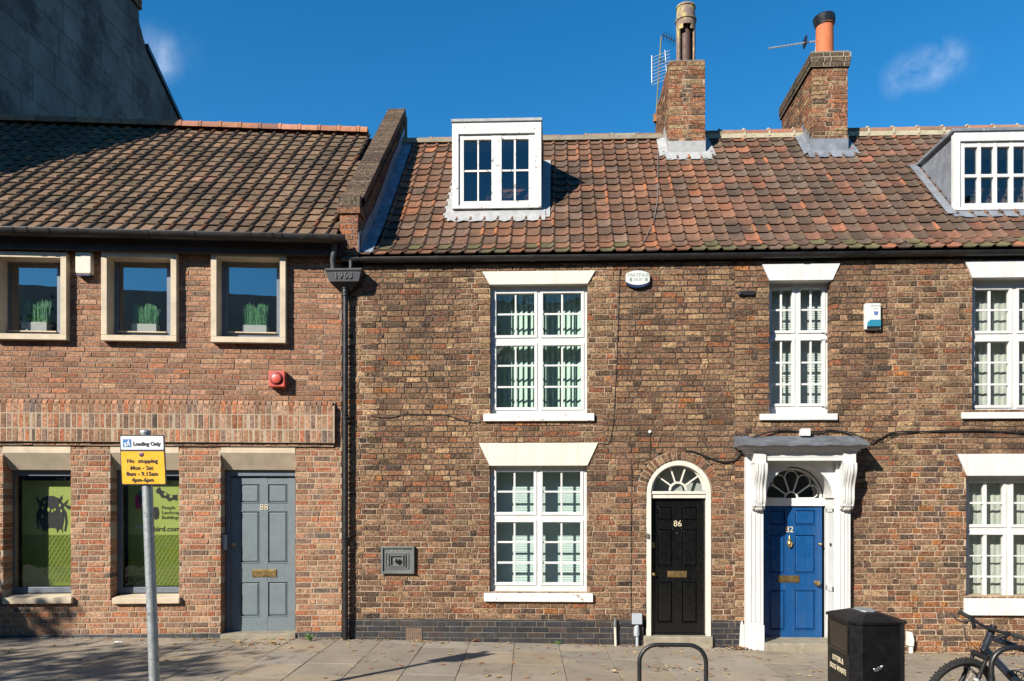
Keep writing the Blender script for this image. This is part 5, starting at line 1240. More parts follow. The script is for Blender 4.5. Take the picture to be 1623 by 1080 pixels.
# litter bin
dB = 5.95; vB = dB - D
BN = Thing('litter_bin', 'black litter and dog waste bin with a hipped lid', 'bin', RF, (U(RF, 1390, vB, 1080), vB + .3, gz(3)))
L, R = U(RF, 1352, vB, 1000), U(RF, 1441, vB, 1000); dp = .62; ch = .07; zt = Z(RF, 1395, 991, vB); gB = gz(3)
def octo(l, r, v0, v1, c, z): return [(l + c, v0, z), (r - c, v0, z), (r, v0 + c, z), (r, v1 - c, z), (r - c, v1, z), (l + c, v1, z), (l, v1 - c, z), (l, v0 + c, z)]
mb = MB(); loft(mb, octo(L, R, vB, vB + dp, ch, gB), octo(L, R, vB, vB + dp, ch, zt - .0)); mb.poly(octo(L, R, vB, vB + dp, ch, gB)); 
body = BN.part('body', mb, m_bin, bevel=.006)
mb = MB(); o_ = .012; loft(mb, octo(L - o_, R + o_, vB - o_, vB + dp + o_, ch, zt + .002), octo(L - o_, R + o_, vB - o_, vB + dp + o_, ch, zt + .022)); loft(mb, octo(L - o_, R + o_, vB - o_, vB + dp + o_, ch, zt + .022), octo(L + .13, R - .13, vB + .15, vB + dp - .15, .03, zt + .068)); mb.poly(octo(L + .13, R - .13, vB + .15, vB + dp - .15, .03, zt + .068)); mb.poly(octo(L - o_, R + o_, vB - o_, vB + dp + o_, ch, zt + .002))
BN.part('lid', mb, m_bin, bevel=.006)
mb = MB(); mb.extr(octo(L + .15, R - .15, vB + .20, vB + dp - .2, .03, zt + .069), (0, 0, .012)); BN.part('ash_plate', mb, m_galv, bevel=.004)
# side facing left: aperture, text panel
mb = MB(); mb.box(L - .003, L + .01, vB + .13, vB + dp - .12, zt - .24, zt - .045)
for (y0, y1, z0, z1) in ((vB + .10, vB + dp - .10, zt - .045, zt - .03), (vB + .10, vB + dp - .10, zt - .255, zt - .24)): mb.box(L - .012, L, y0, y1, z0, z1)
for y in (vB + .10, vB + dp - .115): mb.box(L - .012, L, y, y + .015, zt - .24, zt - .045)
BN.part('aperture', mb, M('dark_brown_flap', (.028, .022, .015), .3), bevel=.002)
def side_text(s, size, vc, z, m):
    t = text_mb(s, size, 0, 0, 0, .002, bold=.0008); m2 = MB(); n = m2.add([(L - .003 + y, vc - x, z + zz) for x, y, zz in t.v])
    for f in t.f: m2.face(tuple(n + i for i in f))
    return m2
for s_, zz in (('LITTER &', zt - .33), ('DOG WASTE', zt - .405)): BN.part('lettering', side_text(s_, .060, vB + dp / 2, zz, 0), m_silver)
mb = MB(); mb.box(L - .006, L, vB + dp - .16, vB + dp - .08, zt - .72, zt - .58); BN.part('lock_plate', mb, m_bin, bevel=.003)
mb = MB()
for k in range(9): x = U(RF, 1386 + k * 1.6, vB, 1060); mb.lathe((x, vB, Z(RF, 1390, 1062 - k * .5 + RN.uniform(-1.5, 1.5), vB)), [(.010 + RN.uniform(-.003, .004), 0), (.006, .0012)], 7, axis=(0, -1, 0))
BN.part('worn_sticker', mb, m_steel)

# bicycle
def build_bike():
    # local: +x forward, z up, origin on the ground under the bottom bracket
    B = Thing('bicycle', 'dark mountain bike leaning on a cycle stand by the litter bin', 'bicycle', RF, (0, 0, 0))
    wr = .368
    fh = Vector((.655, 0, wr)); rh = Vector((-.43, 0, wr)); bb = Vector((0, 0, .31)); st0 = Vector((-.10, 0, .70)); hl = Vector((.455, 0, .80)); hu = Vector((.415, 0, .92))
    def tb(mb, a, b, r, r2=None, seg=14, n=2): mb.tube([a + (b - a) * (k / (n - 1)) for k in range(n)], r if r2 is None else [r + (r2 - r) * k / (n - 1) for k in range(n)], seg)
    mb = MB(); tb(mb, hl, bb, .030, .032); tb(mb, hu + Vector((-.02, 0, -.03)), st0, .024, .020); tb(mb, bb, st0 + Vector((-.03, 0, .08)), .019); tb(mb, hl - (hu - hl) * .25, hu + (hu - hl) * .12, .028)
    for s in (-1, 1):
        tb(mb, bb + Vector((-.03, s * .04, 0)), rh + Vector((0, s * .065, 0)), .012); tb(mb, st0 + Vector((0, s * .02, -.03)), rh + Vector((0, s * .065, 0)), .010)
    fr = B.part('frame', mb, m_bframe, smooth=60)
    mb = MB(); tb(mb, st0, st0 + Vector((-.05, 0, .18)), .014); B.part('seat_post', mb, m_blk, smooth=60)
    mb = MB(); sp = st0 + Vector((-.05, 0, .19)); mb.lathe(tuple(sp), [(.02, 0), (.06, .01), (.07, .03), (.05, .05), (.01, .055)], 16); 
    mb.extr([tuple(sp + Vector(p)) for p in ((.20, -.015, .035), (.20, .015, .035), (0, .045, .04), (-.09, .075, .045), (-.09, -.075, .045), (0, -.045, .04))], (0, 0, .022)); B.part('saddle', mb, m_blk, bevel=.006)
    mb = MB(); mb.lathe((0, -.05, .31), [(.095, 0), (.095, .004), (.02, .006), (.02, .09)], 32, axis=(0, 1, 0)); tb(mb, Vector((0, -.07, .31)), Vector((.11, -.075, .18)), .011); tb(mb, Vector((0, .07, .31)), Vector((-.11, .075, .44)), .011); mb.box(.07, .16, -.15, -.075, .17, .19); mb.box(-.16, -.07, .08, .155, .43, .45); B.part('crankset', mb, m_blk, smooth=30)
    mb = MB(); p = hl + (bb - hl) * .48; d = (bb - hl).normalized(); nrm = Vector((d.z, 0, -d.x)); nrm = nrm if nrm.z > 0 else -nrm; nrm = -nrm if nrm.x > 0 else nrm
    bc = p + nrm * .035
    mb.tube([tuple(bc - d * .05), tuple(bc + d * .07)], .008, 8)
    for k in (0, 1):
        cc = bc + nrm * .045 + d * (.01 + k * .06); pts = [cc + (nrm * cos(t) + Vector((0, 1, 0)) * sin(t)) * .037 for t in [2 * pi * q / 14 for q in range(15)]]; mb.tube([tuple(q) for q in pts], .004, 6)
    for s in (-1, 1): mb.tube([tuple(bc - d * .05), tuple(bc + nrm * .045 + Vector((0, s * .037, 0)) + d * .0), tuple(bc + nrm * .05 + Vector((0, s * .03, 0)) + d * .08), tuple(bc + d * .09)], .004, 6)
    B.part('bottle_cage', mb, m_blk, smooth=60)
    # steered assembly
    ax = (hu - hl).normalized(); ax = Vector((ax.x, 0, ax.z)); steer = radians(STEER); piv = hl
    Rm = Matrix.Rotation(steer, 4, ax); S = lambda p: piv + Rm @ (Vector(p) - piv)
    def smb(mb): mb.v = [tuple(S(p)) for p in mb.v]; return mb
    def wheel(c, par, st):
        mb = MB(); seg = 56; ts = 10; tr = .026
        for i in range(seg):
            a = 2 * pi * i / seg
            for j in range(ts): t = 2 * pi * j / ts; rr = wr - tr + tr * cos(t); mb.v.append((c.x + rr * cos(a), c.y + tr * 1.05 * sin(t), c.z + rr * sin(a)))
        for i in range(seg):
            for j in range(ts): i2, j2 = (i + 1) % seg, (j + 1) % ts; mb.face((i * ts + j, i2 * ts + j, i2 * ts + j2, i * ts + j2))
        for i in range(84):     # tread knobs
            a = 2 * pi * i / 84
            for s in ((-.018, .0, .018) if i % 2 else (-.010, .010)):
                ca, sa = cos(a), sin(a); r0 = wr - .004; q = []
                for (dr_, da, dy) in ((0, -1, -1), (0, 1, -1), (0, 1, 1), (0, -1, 1)): q.append((c.x + r0 * ca - sa * da * .006, c.y + s + dy * .005, c.z + r0 * sa + ca * da * .006))
                mb.extr(q, (ca * .008, 0, sa * .008))
        if st: smb(mb)
        ty = B.part('tyre', mb, m_tyre, parent=par, smooth=50)
        mb = MB(); seg = 56
        ri = wr - .050
        for (ra_, rb_, y) in ((ri - .012, ri + .012, 0),):
            for i in range(seg):
                a, b = 2 * pi * i / seg, 2 * pi * (i + 1) / seg
                for s in (-1, 1): mb.poly([(c.x + ra_ * cos(a), c.y + s * .010, c.z + ra_ * sin(a)), (c.x + ra_ * cos(b), c.y + s * .010, c.z + ra_ * sin(b)), (c.x + rb_ * cos(b), c.y + s * .012, c.z + rb_ * sin(b)), (c.x + rb_ * cos(a), c.y + s * .012, c.z + rb_ * sin(a))])
                mb.poly([(c.x + ra_ * cos(a), c.y - .01, c.z + ra_ * sin(a)), (c.x + ra_ * cos(b), c.y - .01, c.z + ra_ * sin(b)), (c.x + ra_ * cos(b), c.y + .01, c.z + ra_ * sin(b)), (c.x + ra_ * cos(a), c.y + .01, c.z + ra_ * sin(a))])
        if st: smb(mb)
        B.part('rim', mb, m_blk, parent=par)
        mb = MB()
        for i in range(28):
            a = 2 * pi * i / 28; s = -1 if i % 2 else 1; a2 = a + (.5 if (i // 2) % 2 else -.5)
            mb.tube([(c.x + .022 * cos(a2), c.y + s * .028, c.z + .022 * sin(a2)), (c.x + (ri - .01) * cos(a), c.y, c.z + (ri - .01) * sin(a))], .0014, 4)
        mb.lathe((c.x, c.y - .05, c.z), [(.010, 0), (.010, .02), (.028, .022), (.02, .03), (.02, .07), (.028, .078), (.010, .08), (.010, .1)], 16, axis=(0, 1, 0))
        mb.lathe((c.x, c.y - .036, c.z), [(.075, 0), (.075, .002)], 24, axis=(0, 1, 0))
        if st: smb(mb)
        B.part('spokes', mb, m_steel, parent=par)
        return ty
    fk = MB(); cr = hl - ax * .05
    for s in (-1, 1):
        tb(fk, cr + Vector((.02, s * .062, 0)), cr + Vector((.02, s * .062, 0)) - ax * .17, .016); tb(fk, cr + Vector((.02, s * .062, 0)) - ax * .15, fh + Vector((-.005, s * .062, 0)), .021, .018)
    tb(fk, cr + Vector((.02, -.075, -.005)), cr + Vector((.02, .075, -.005)), .024); tb(fk, hl - ax * .06, hu + ax * .06, .016)
    arch = [cr + Vector((.02, 0, 0)) - ax * .16 + Vector((.02 + .035 * sin(t), .062 * cos(t), .05 * sin(t))) for t in [pi * k / 8 for k in range(9)]]; fk.tube([tuple(a) for a in arch], .010, 8)
    fork = B.part('fork', smb(fk), m_blk, smooth=50)
    st_ = MB()
    a = cr + Vector((.02, FSIDE * .062, 0)) - ax * .24; b = a - ax * .17 + Vector((.055, 0, 0)) * .6
    fwh = B.part('front_wheel', smb(_hub(fh)), m_steel); wheel(fh, fwh, True)
    rwh = B.part('rear_wheel', _hub(rh), m_steel); wheel(rh, rwh, False)
    dc = MB(); base = cr + Vector((.02, FSIDE * .062, 0)); t0 = fh + Vector((-.005, FSIDE * .062, 0)); 
    for (f0, f1, mi, rr) in ((.45, .50, 0, .0225), (.56, .62, 1, .0228), (.66, .70, 0, .0225)):
        dc.mi = mi; tb(dc, base + (t0 - base) * f0, base + (t0 - base) * f1, rr)
    B.part('fork_sticker', smb(dc), [M('pale_grey_decal', (.45, .45, .45), .5), M('red_decal', (.45, .03, .03), .5)], parent=fork, smooth=60)
    hb = MB(); sc = hu + ax * .055 + Vector((.055, 0, .01)); tb(hb, hu + ax * .05, sc, .022); hb.lathe(tuple(hu), [(.026, 0), (.026, .08), (.01, .085)], 16, axis=tuple(ax))
    pts = [sc + Vector(p) for p in ((-.05, -.33, .015), (-.03, -.20, .012), (0, -.06, 0), (0, .06, 0), (-.03, .20, .012), (-.05, .33, .015))]; hb.tube([tuple(p) for p in pts], .0125, 12)
    hbo = B.part('handlebar', smb(hb), m_blk, smooth=60)
    for s in (-1, 1):
        g = MB(); a = sc + Vector((-.05, s * .335, .015)); b = sc + Vector((-.034, s * .215, .013)); tb(g, a, b, .017); g.lathe(tuple(b), [(.019, -.006), (.019, .006)], 12, axis=(0, 1, 0)); g.lathe(tuple(a), [(.019, -.006), (.019, .006)], 12, axis=(0, 1, 0)); B.part('grip', smb(g), m_tyre, parent=hbo, smooth=60)
        g = MB(); c = sc + Vector((-.02, s * .175, .01)); g.lathe(tuple(c), [(.02, -.012), (.02, .012)], 12, axis=(0, 1, 0)); tb(g, c, c + Vector((.045, s * .02, -.025)), .012); g.tube([tuple(c + Vector(p)) for p in ((.045, s * .0, -.028), (.058, s * .06, -.034), (.05, s * .13, -.03))], .006, 8); tb(g, c + Vector((.0, -s * .01, -.02)), c + Vector((.03, -s * .06, -.045)), .016); B.part('brake_lever', smb(g), m_blk, parent=hbo, smooth=60)
        g = MB(); p0 = c + Vector((.05, 0, -.02)); p3 = hl + Vector((.03, s * .03, -.02)); g.tube([tuple(p0), tuple(p0 + Vector((.09, -s * .05, .0))), tuple(p0 + Vector((.10, -s * .10, -.09))), tuple(p3 + Vector((.06, 0, .05))), tuple(p3)], .0032, 6)
        g.tube([tuple(p0), tuple(p0 + Vector((.06, -s * .04, -.03))), tuple(p0 + Vector((.09, -s * .12, -.15))), tuple(p3 + Vector((.07, 0, -.02))), tuple(p3 + Vector((.0, 0, -.05)))], .0026, 6); B.part('brake_cable', smb(g), m_cable, parent=hbo, smooth=60)
    mb = MB(); mb.tube([(0, -.06, .405), (-.43, -.05, .38)], .004, 6); mb.tube([(0, -.06, .215), (-.43, -.05, .31)], .004, 6); B.part('chain', mb, m_blk)
    return B
def _hub(c):
    mb = MB(); mb.lathe((c.x, c.y - .055, c.z), [(.008, 0), (.008, .11)], 10, axis=(0, 1, 0)); return mb
STEER, FSIDE = 22, 1
BK = build_bike()
BKANG, BKLEAN = 176, -4
BKP = (3.97, 6.36 - D)
BK.e.rotation_mode = 'XYZ'; BK.e.matrix_world = Matrix.Translation((BKP[0], BKP[1], gz(5) + .0)) @ Matrix.Rotation(radians(BKANG), 4, 'Z') @ Matrix.Rotation(radians(BKLEAN), 4, 'X')

# ================================================================== THINGS FIXED TO THE WALLS
# red fire sounder
v0 = -.12; a, b, t, q = ul(426, v0), ul(451, v0), zl(438, 588, v0), zl(438, 613, v0)
T = Thing('fire_sounder', 'square red alarm sounder on the office wall', 'alarm', LF, ((a + b) / 2, 0, q))
mb = MB(); mb.box(a, b, v0, -.0, q, t); T.part('housing', mb, m_red, bevel=.006)
uc, zc = (a + b) / 2, (q + t) / 2; mb = MB()
mb.lathe((uc, v0 + .004, zc), [(.088, 0), (.088, .008), (.08, .010)], 28, axis=(0, -1, 0)); T.part('grille_ring', mb, m_redd, smooth=40)
mb = MB(); mb.lathe((uc, v0 - .002, zc), [(.064, 0), (.064, .022), (.054, .030), (.01, .031)], 28, axis=(0, -1, 0)); T.part('horn', mb, m_red, smooth=40)
# cream alarm box
v0 = -.10; a, b, t, q = ul(119, v0), ul(144, v0), zl(130, 399, v0), zl(130, 434, v0)
T = Thing('alarm_box', 'cream alarm box between two stone framed windows', 'alarm box', LF, ((a + b) / 2, 0, q))
mb = MB(); mb.prism([(a + .01, q + .0), (b - .01, q), (b, q + .03), (b, t), (a, t), (a, q + .03)], v0, -.0); T.part('cover', mb, m_plast, bevel=.012)
mb = MB(); mb.prism([(a + .015, q - .022), (b - .015, q - .022), (b - .004, q - .002), (a + .004, q - .002)], v0 + .01, .0); T.part('strobe', mb, m_navy, bevel=.003)
# green lettered oval alarm box
v0 = -.055; uc, zc = ux(1011, v0), zy(442, v0)
T = Thing('alarm_box', 'oval white and navy alarm box lettered MAYFAIR under the gutter', 'alarm box', RF, (uc, 0, zc - .1))
def oval(hw, hh, cut, dz=0): return [(max(-cut, min(cut, hw * cos(t))) + uc, zc + dz + hh * sin(t)) for t in [2 * pi * k / 36 for k in range(36)]]
mb = MB(); mb.prism(oval(.185, .098, .160, .012), v0, v0 + .03); T.part('face', mb, m_wplast, bevel=.005)
mb = MB(); mb.prism(oval(.18, .108, .158, -.012), v0 + .008, .0); T.part('base', mb, m_navy, bevel=.005)
tt = text_mb('MAYFAIR', .075, uc + .01, zc + .045, v0 - .001, .002, slant=.15); text_mb('SELBY', .05, uc + .01, zc - .012, v0 - .001, .002, mb=tt)
tt.box(uc - .11, uc - .075, v0 - .002, v0, zc - .035, zc + .01); tt.box(uc + .095, uc + .13, v0 - .002, v0, zc - .035, zc + .01); T.part('lettering', tt, m_inkg)
# white and teal alarm box
v0 = -.06; a, b, t, q = ux(1371.5, v0), ux(1396, v0), zy(484.5, v0), zy(525, v0)
T = Thing('alarm_box', 'white rectangular alarm box with teal lower corner', 'alarm box', RF, ((a + b) / 2, 0, q))
mb = MB(); mb.box(a, b, v0, 0, q, t); T.part('cover', mb, m_wplast, bevel=.004)
mb = MB(); zz = q + (t - q) * .36; mb.prism([(a + .02, q + .035), (a + .028, zz - .03), (a + .065, zz), (b - .001, zz), (b - .001, q + .035)], v0 - .012, v0 + .002); T.part('strobe', mb, m_tealp, bevel=.003)
mb = MB(); mb.prism([(a + .02, q + .034), (b - .002, q + .034), (b - .02, q + .01), (a + .02, q + .01)], v0 - .010, v0 + .002); T.part('strobe_base', mb, m_black)
tt = text_mb('ARMOUR', .032, b - .068, t - .035, v0 - .001, .002); text_mb('ALARM', .024, b - .068, t - .07, v0 - .001, .002, mb=tt); T.part('lettering', tt, m_inkg)
mb = MB(); ec = (b - .062, t - .13); mb.prism([(ec[0] - .03, ec[1] + .0), (ec[0] - .018, ec[1] + .035), (ec[0], ec[1] + .015), (ec[0] + .022, ec[1] + .032), (ec[0] + .03, ec[1]), (ec[0] + .015, ec[1] - .028), (ec[0] - .015, ec[1] - .028)], v0 - .003, v0 + .001); T.part('emblem', mb, M('emblem_blue', (.10, .20, .45), .5))
# cast-iron night safe plate
v0 = -.05; a, b, t, q = ux(603.5, v0), ux(656.5, v0), zy(867, v0), zy(911, v0)
T = Thing('wall_safe', 'grey cast iron safe plate with stepped mouldings in brown brick', 'wall plate', RF, ((a + b) / 2, 0, q))
mb = MB()
for (i_, vv) in ((0, v0), ):
    for (x0, x1, z0, z1) in ((a, a + .03, q + .03, t - .03), (b - .03, b, q + .03, t - .03), (a, b, q, q + .03), (a, b, t - .03, t)): mb.box(x0, x1, v0, 0, z0, z1)
mb.box(a + .02, b - .02, v0 + .022, 0, q + .02, t - .02)
cx_, cz_ = (a + b) / 2 - .01, (q + t) / 2 - .01
for (hw, hh, v1) in ((.155, .105, .012), (.115, .088, .004), (.085, .070, -.004)):
    for s in (-1, 1): mb.box(cx_ + s * hw - .007, cx_ + s * hw + .007, v0 + v1, v0 + .03, cz_ - hh, cz_ + hh)
    for s in (-1, 1): mb.box(cx_ - hw - .007, cx_ + hw + .007, v0 + v1 + .001, v0 + .03, cz_ + s * hh - .007, cz_ + s * hh + .007)
T.part('plate', mb, m_ironp, bevel=.004)
mb = MB(); mb.lathe((cx_ - .02, v0 + .0, cz_ + .01), [(.02, -.02), (.024, .02), (.018, .05), (.004, .055)], 12, axis=(0, -1, 0)); mb.lathe((cx_ + .03, v0, cz_ + .01), [(.014, -.02), (.016, .03), (.004, .045)], 12, axis=(0, -1, 0)); T.part('handle', mb, m_ironp, smooth=40)
T.part('lettering', text_mb('WALL SAFE', .034, cx_, t - .058, v0 + .020, .004), m_leadpale)
# air brick
v0 = -.008; a, b, t, q = ux(644, v0), ux(668, v0), zy(998, v0), zy(1016.5, v0)
mb = MB()
for k in range(9): x = a + (b - a) * k / 8; mb.box(x - .004, x + .004, v0 - .004, v0 + .01, q, t)
for k in range(8): z = q + (t - q) * k / 7; mb.box(a, b, v0 - .003, v0 + .010, z - .004, z + .004)
mb.box(a, b, v0 + .001, v0 + .012, q, t)
single('air_vent', 'square grid air brick low in the dark plinth', 'vent', mb, M('rusty_vent', (.20, .14, .10), .9, .3, 20), base=((a + b) / 2, v0, q))
# small pipes and boxes at the wall foot
def cable(pts, r, name, lab, mt=m_cable, F=RF, cat='cable'):
    P = [Vector((U(F, x, v, y), v, Z(F, x, y, v))) for x, y, v in pts]; Q = []
    for i in range(len(P) - 1):
        p0, p1, p2, p3 = P[max(i - 1, 0)], P[i], P[i + 1], P[min(i + 2, len(P) - 1)]
        for k in range(6): t_ = k / 6; Q.append(tuple(.5 * ((2 * p1) + (p2 - p0) * t_ + (2 * p0 - 5 * p1 + 4 * p2 - p3) * t_ * t_ + (3 * p1 - p0 - 3 * p2 + p3) * t_ ** 3)))
    Q.append(tuple(P[-1])); mb = MB(); mb.tube(Q, r, 7); c = Q[0]
    return single(name, lab, cat, mb, mt, F=F, base=c, smooth=60)
T = Thing('gas_pipe', 'cream pipe stub with dark cap at the plinth left of the white meter conduit', 'pipe', RF, (ux(975, -.05), -.05, gz(.8)))
mb = MB(); mb.tube([(ux(976, -.05), -.05, gz(.8)), (ux(975, -.05), -.05, zy(993, -.05))], .018, 12); T.part('pipe', mb, m_plast, smooth=40)
mb = MB(); mb.lathe((ux(975, -.05), -.05, zy(994, -.05)), [(.024, 0), (.024, .05), (.018, .07), (.012, .09), (.004, .13)], 12); T.part('cap', mb, m_ironp, smooth=40)
T = Thing('cable_box', 'pale grey junction box on white conduit beside the black door step', 'electrical box', RF, (ux(1010, -.06), -.06, gz(1)))
mb = MB(); mb.box(ux(1002, -.07), ux(1018, -.07), -.07, 0, zy(990, -.07), zy(973, -.07)); T.part('box', mb, m_gplast, bevel=.006)
mb = MB(); mb.tube([(ux(1010, -.05), -.05, zy(991, -.05)), (ux(1010, -.05), -.05, gz(1))], .020, 12); mb.lathe((ux(1009, -.05), -.05, zy(1008, -.05)), [(.036, 0), (.040, .03), (.034, .12), (.024, .13)], 14); T.part('conduit', mb, m_gplast, smooth=40)
mb = MB(); mb.prism([(ux(1172, -.03), gz(2.4) - .02), (ux(1179, -.03), gz(2.4) - .02), (ux(1178.5, -.03), zy(990, -.03)), (ux(1176, -.03), zy(983, -.03)), (ux(1174, -.03), zy(990, -.03))], -.04, 0)
single('conduit_cover', 'white pointed cable cover against the left foot of the blue door surround', 'cable cover', mb, m_wplast, base=(ux(1176), 0, gz(2.5)), bevel=.003)
mb = MB(); mb.tube([(ux(1444, -.06), -.06, zy(1003, -.06)), (ux(1444, -.06), -.06, gz(5))], .028, 12); mb.prism([(ux(1441, -.1), zy(1022, -.1)), (ux(1448.5, -.1), zy(1022, -.1)), (ux(1449.5, -.1), zy(1012, -.1)), (ux(1446, -.1), zy(1000, -.1)), (ux(1441, -.1), zy(1000, -.1))], -.10, 0)
single('vent_cowl', 'white waste outlet at wall foot half hidden behind the litter bin', 'outlet', mb, m_wplast, base=(ux(1445), 0, gz(5)), bevel=.004)
mb = MB(); a, b = ux(1270.5, -.12), ux(1284, -.12); mb.box(a, b, -.12, -.0, zy(691, -.12), zy(681, -.12)); mb.box(a - .006, b + .006, -.125, -.11, zy(692, -.12), zy(680.5, -.12))
single('junction_box', 'small white box standing on the lead canopy over the blue door', 'junction box', mb, m_wplast, base=(a, 0, zy(691)), bevel=.005)
mb = MB(); a = ux(1171, -.03); mb.box(a - .0, ux(1196, -.03), -.035, 0, zy(470, -.03), zy(463, -.03)); mb.lathe((ux(1175, -.05), -.02, zy(467, -.03)), [(.02, 0), (.02, .03)], 10, axis=(0, -1, 0))
single('iron_bracket', 'black iron bracket left of the narrow upper window', 'bracket', mb, m_black, base=(a, 0, zy(468)), bevel=.004)
mb = MB(); mb.lathe((ux(1030, -.0), 0, zy(685)), [(.022, 0), (.022, .02), (.012, .03)], 12, axis=(0, -1, 0)); single('wall_fixing', 'tiny white round cap on brickwork above the arched door', 'fixing', mb, m_wplast, base=(ux(1030), 0, zy(685)), smooth=True)
mb = MB(); mb.box(ux(1024.5, -.0), ux(1028.5, 0), -.012, .02, zy(853), zy(846)); mb.box(ux(1025.5, -.0), ux(1027.5, 0), -.016, -.011, zy(851.5), zy(848)); single('door_bell', 'small bell push on left side of the cream door frame', 'door bell', mb, m_ironp, base=(ux(1026), 0, zy(850)))
cable([(983, 419, -.008), (981, 470, -.008), (978, 560, -.008), (975, 620, -.008), (972, 670, -.008), (966, 700, -.01), (960, 704, -.008), (950, 702, -.008)], .0045, 'cable', 'thin brown cable hanging down the bricks right of the 86 windows', m_cable)
cable([(588, 659, -.01), (605, 662, -.01), (625, 661, -.01), (640, 657, -.01), (665, 657, -.01), (700, 657, -.01), (715, 660, -.012), (735, 667, -.012), (755, 670, -.012), (768, 661, -.02)], .0055, 'cable', 'black cable sagging across bricks left of the upper sill', m_cable)
cable([(1086, 715, -.01), (1100, 716, -.016), (1125, 726, -.02), (1145, 732, -.02), (1162, 730, -.02), (1172, 720, -.03), (1178, 700, -.06), (1195, 693, -.09), (1225, 684, -.03), (1250, 682, -.02)], .0105, 'cable', 'thick black cable from the arched door up to the canopy')
cable([(1250, 682, -.02), (1270, 684, -.03), (1300, 684, -.03), (1320, 682, -.02), (1345, 688, -.02), (1375, 702, -.03), (1395, 695, -.02), (1420, 685, -.02), (1480, 684, -.02), (1560, 683, -.02), (1640, 688, -.02)], .0095, 'cable', 'black cable bundle running right from canopy top along the wall')
cable([(1178, 702, -.05), (1200, 690, -.05), (1240, 683, -.02), (1300, 686, -.03), (1340, 684, -.02), (1365, 692, -.02), (1400, 699, -.02), (1415, 690, -.02), (1430, 687, -.02), (1520, 681, -.02), (1640, 683, -.02)], .005, 'cable', 'thin second cable looping over the lead canopy')
cable([(1030, 688, -.01), (1030, 722, -.01), (1020, 731, -.01), (1003, 735, -.01), (1001, 760, -.01), (1000, 860, -.01), (1000, 960, -.01), (1003, 980, -.01)], .0035, 'cable', 'thin dark wire from the white cap down to the grey box')
# roof cable from chimney aerial to gutter
P = []
for (px_, py_) in ((1043, 240), (1043, 275), (1042, 320), (1036, 350), (1020, 385), (1003, 408)):
    d = raydir(px_, py_); k_ = (RID[1] - ze - .20) / (RID[0] - .28); t_ = ((ze + .20 - .28 * k_ + .06) - HC - D * (-k_) * -1 * 0 - (HC * 0) - (-D) * k_ * -1 * 0) ; 
    # intersect the roof plane z = ze+.2 + k(y-.28) + .05
    t_ = (ze + .25 - .28 * k_ - D * k_ - HC) / (d.z - k_ * d.y); p = CAM + d * t_
    P.append(tuple(p))
mb = MB(); mb.tube(P, .006, 6); single('cable', 'pale aerial cable trailing down the tiles below the plain chimney', 'cable', mb, m_greyc, base=P[0], smooth=60)
# aerials
def yagi(T, a, b, n, el, w_, mt, up=(0, 0, 1)):
    mb = MB(); a, b = Vector(a), Vector(b); mb.tube([tuple(a), tuple(b)], w_, 6); T.part('boom', mb, mt)
    mb = MB(); e = Vector(el)
    for k in range(n): p = a + (b - a) * (k + .3) / n; mb.tube([tuple(p - e), tuple(p + e)], .0035, 5)
    T.part('elements', mb, mt)
mA = M('aerial_metal', (.75, .76, .76), .5, .2, 8, metal=.7); mAd = M('mossy_mast', (.20, .19, .09), .8, .3, 14)
yA = 4.0
Pq = lambda x, y, v=yA: (U(RF, x, v, y), v, Z(RF, x, y, v))
T = Thing('tv_aerial', 'rusty mast with a comb aerial on the plain chimney', 'tv aerial', RF, Pq(1040, 190))
mb = MB(); mb.tube([Pq(1040, 185), Pq(1044, 120), Pq(1048, 58)], .013, 8); T.part('mast', mb, mAd, smooth=60)
mb = MB(); q = Pq(1040, 187); mb.box(q[0] - .05, q[0] + .05, yA - .04, yA + .04, q[2] - .08, q[2] + .06); mb.tube([q, (q[0] + .25, yA - .1, q[2] + .1)], .012, 6); T.part('bracket', mb, M('rusty_bracket', (.35, .16, .05), .9, .3, 10))
mb = MB(); mb.tube([Pq(1046, 94), Pq(1055, 100), Pq(1060, 108)], .010, 6); mb.tube([Pq(1050, 55), Pq(1070, 66, 3.7)], .012, 6)
for k in range(5): q = Pq(1052 + k * 4, 57 + k * 2.2); mb.tube([(q[0], yA - .08, q[2] + .04), (q[0], yA + .08, q[2] - .04)], .006, 5)
T.part('boom', mb, m_black)
mb = MB()
for k in range(9): 
    y = 84 + k * 5.4; mb.tube([Pq(1033, y + 8), Pq(1062, y - 4, 3.8)], .0055, 5)
mb.tube([Pq(1033, 88), Pq(1033, 132)], .006, 5); mb.tube([Pq(1054, 80), Pq(1057, 124)], .006, 5); T.part('reflector', mb, mA)
yA2 = 2.75; Pq2 = lambda x, y, v=yA2: (U(RF, x, v, y), v, Z(RF, x, y, v))
T = Thing('tv_aerial', 'long thin aerial pointing left from the orange pot chimney', 'tv aerial', RF, Pq2(1293, 82))
mb = MB(); mb.tube([Pq2(1293, 86), Pq2(1294, 58)], .014, 8); T.part('mast', mb, mA, smooth=60)
yagi(T, Pq2(1218, 77), Pq2(1296, 65), 15, (0, .09, .03), .010, mA)
mb = MB(); q = Pq2(1276, 67); mb.box(q[0] - .012, q[0] + .012, yA2 - .08, yA2 + .08, q[2] - .07, q[2] + .07); T.part('reflector', mb, m_black)
# bit of litter
mb = MB(); u_ = U(LF, 186, -.45, 1023)
for k in range(10): mb.poly([(u_ + rl.uniform(-.07, .07), -.45 + rl.uniform(-.04, .04), .185 + rl.uniform(0, .03)) for _ in range(4)])
p = LF.w(u_, -.45, 0); dzz = gz(p.x) + .005 - .185; mb.v = [(a, b, c + dzz) for a, b, c in mb.v]
single('litter', 'crumpled white scrap of paper on the paving at left', 'litter', mb, m_wplast, F=LF, base=(u_, -.45, gz(p.x)))

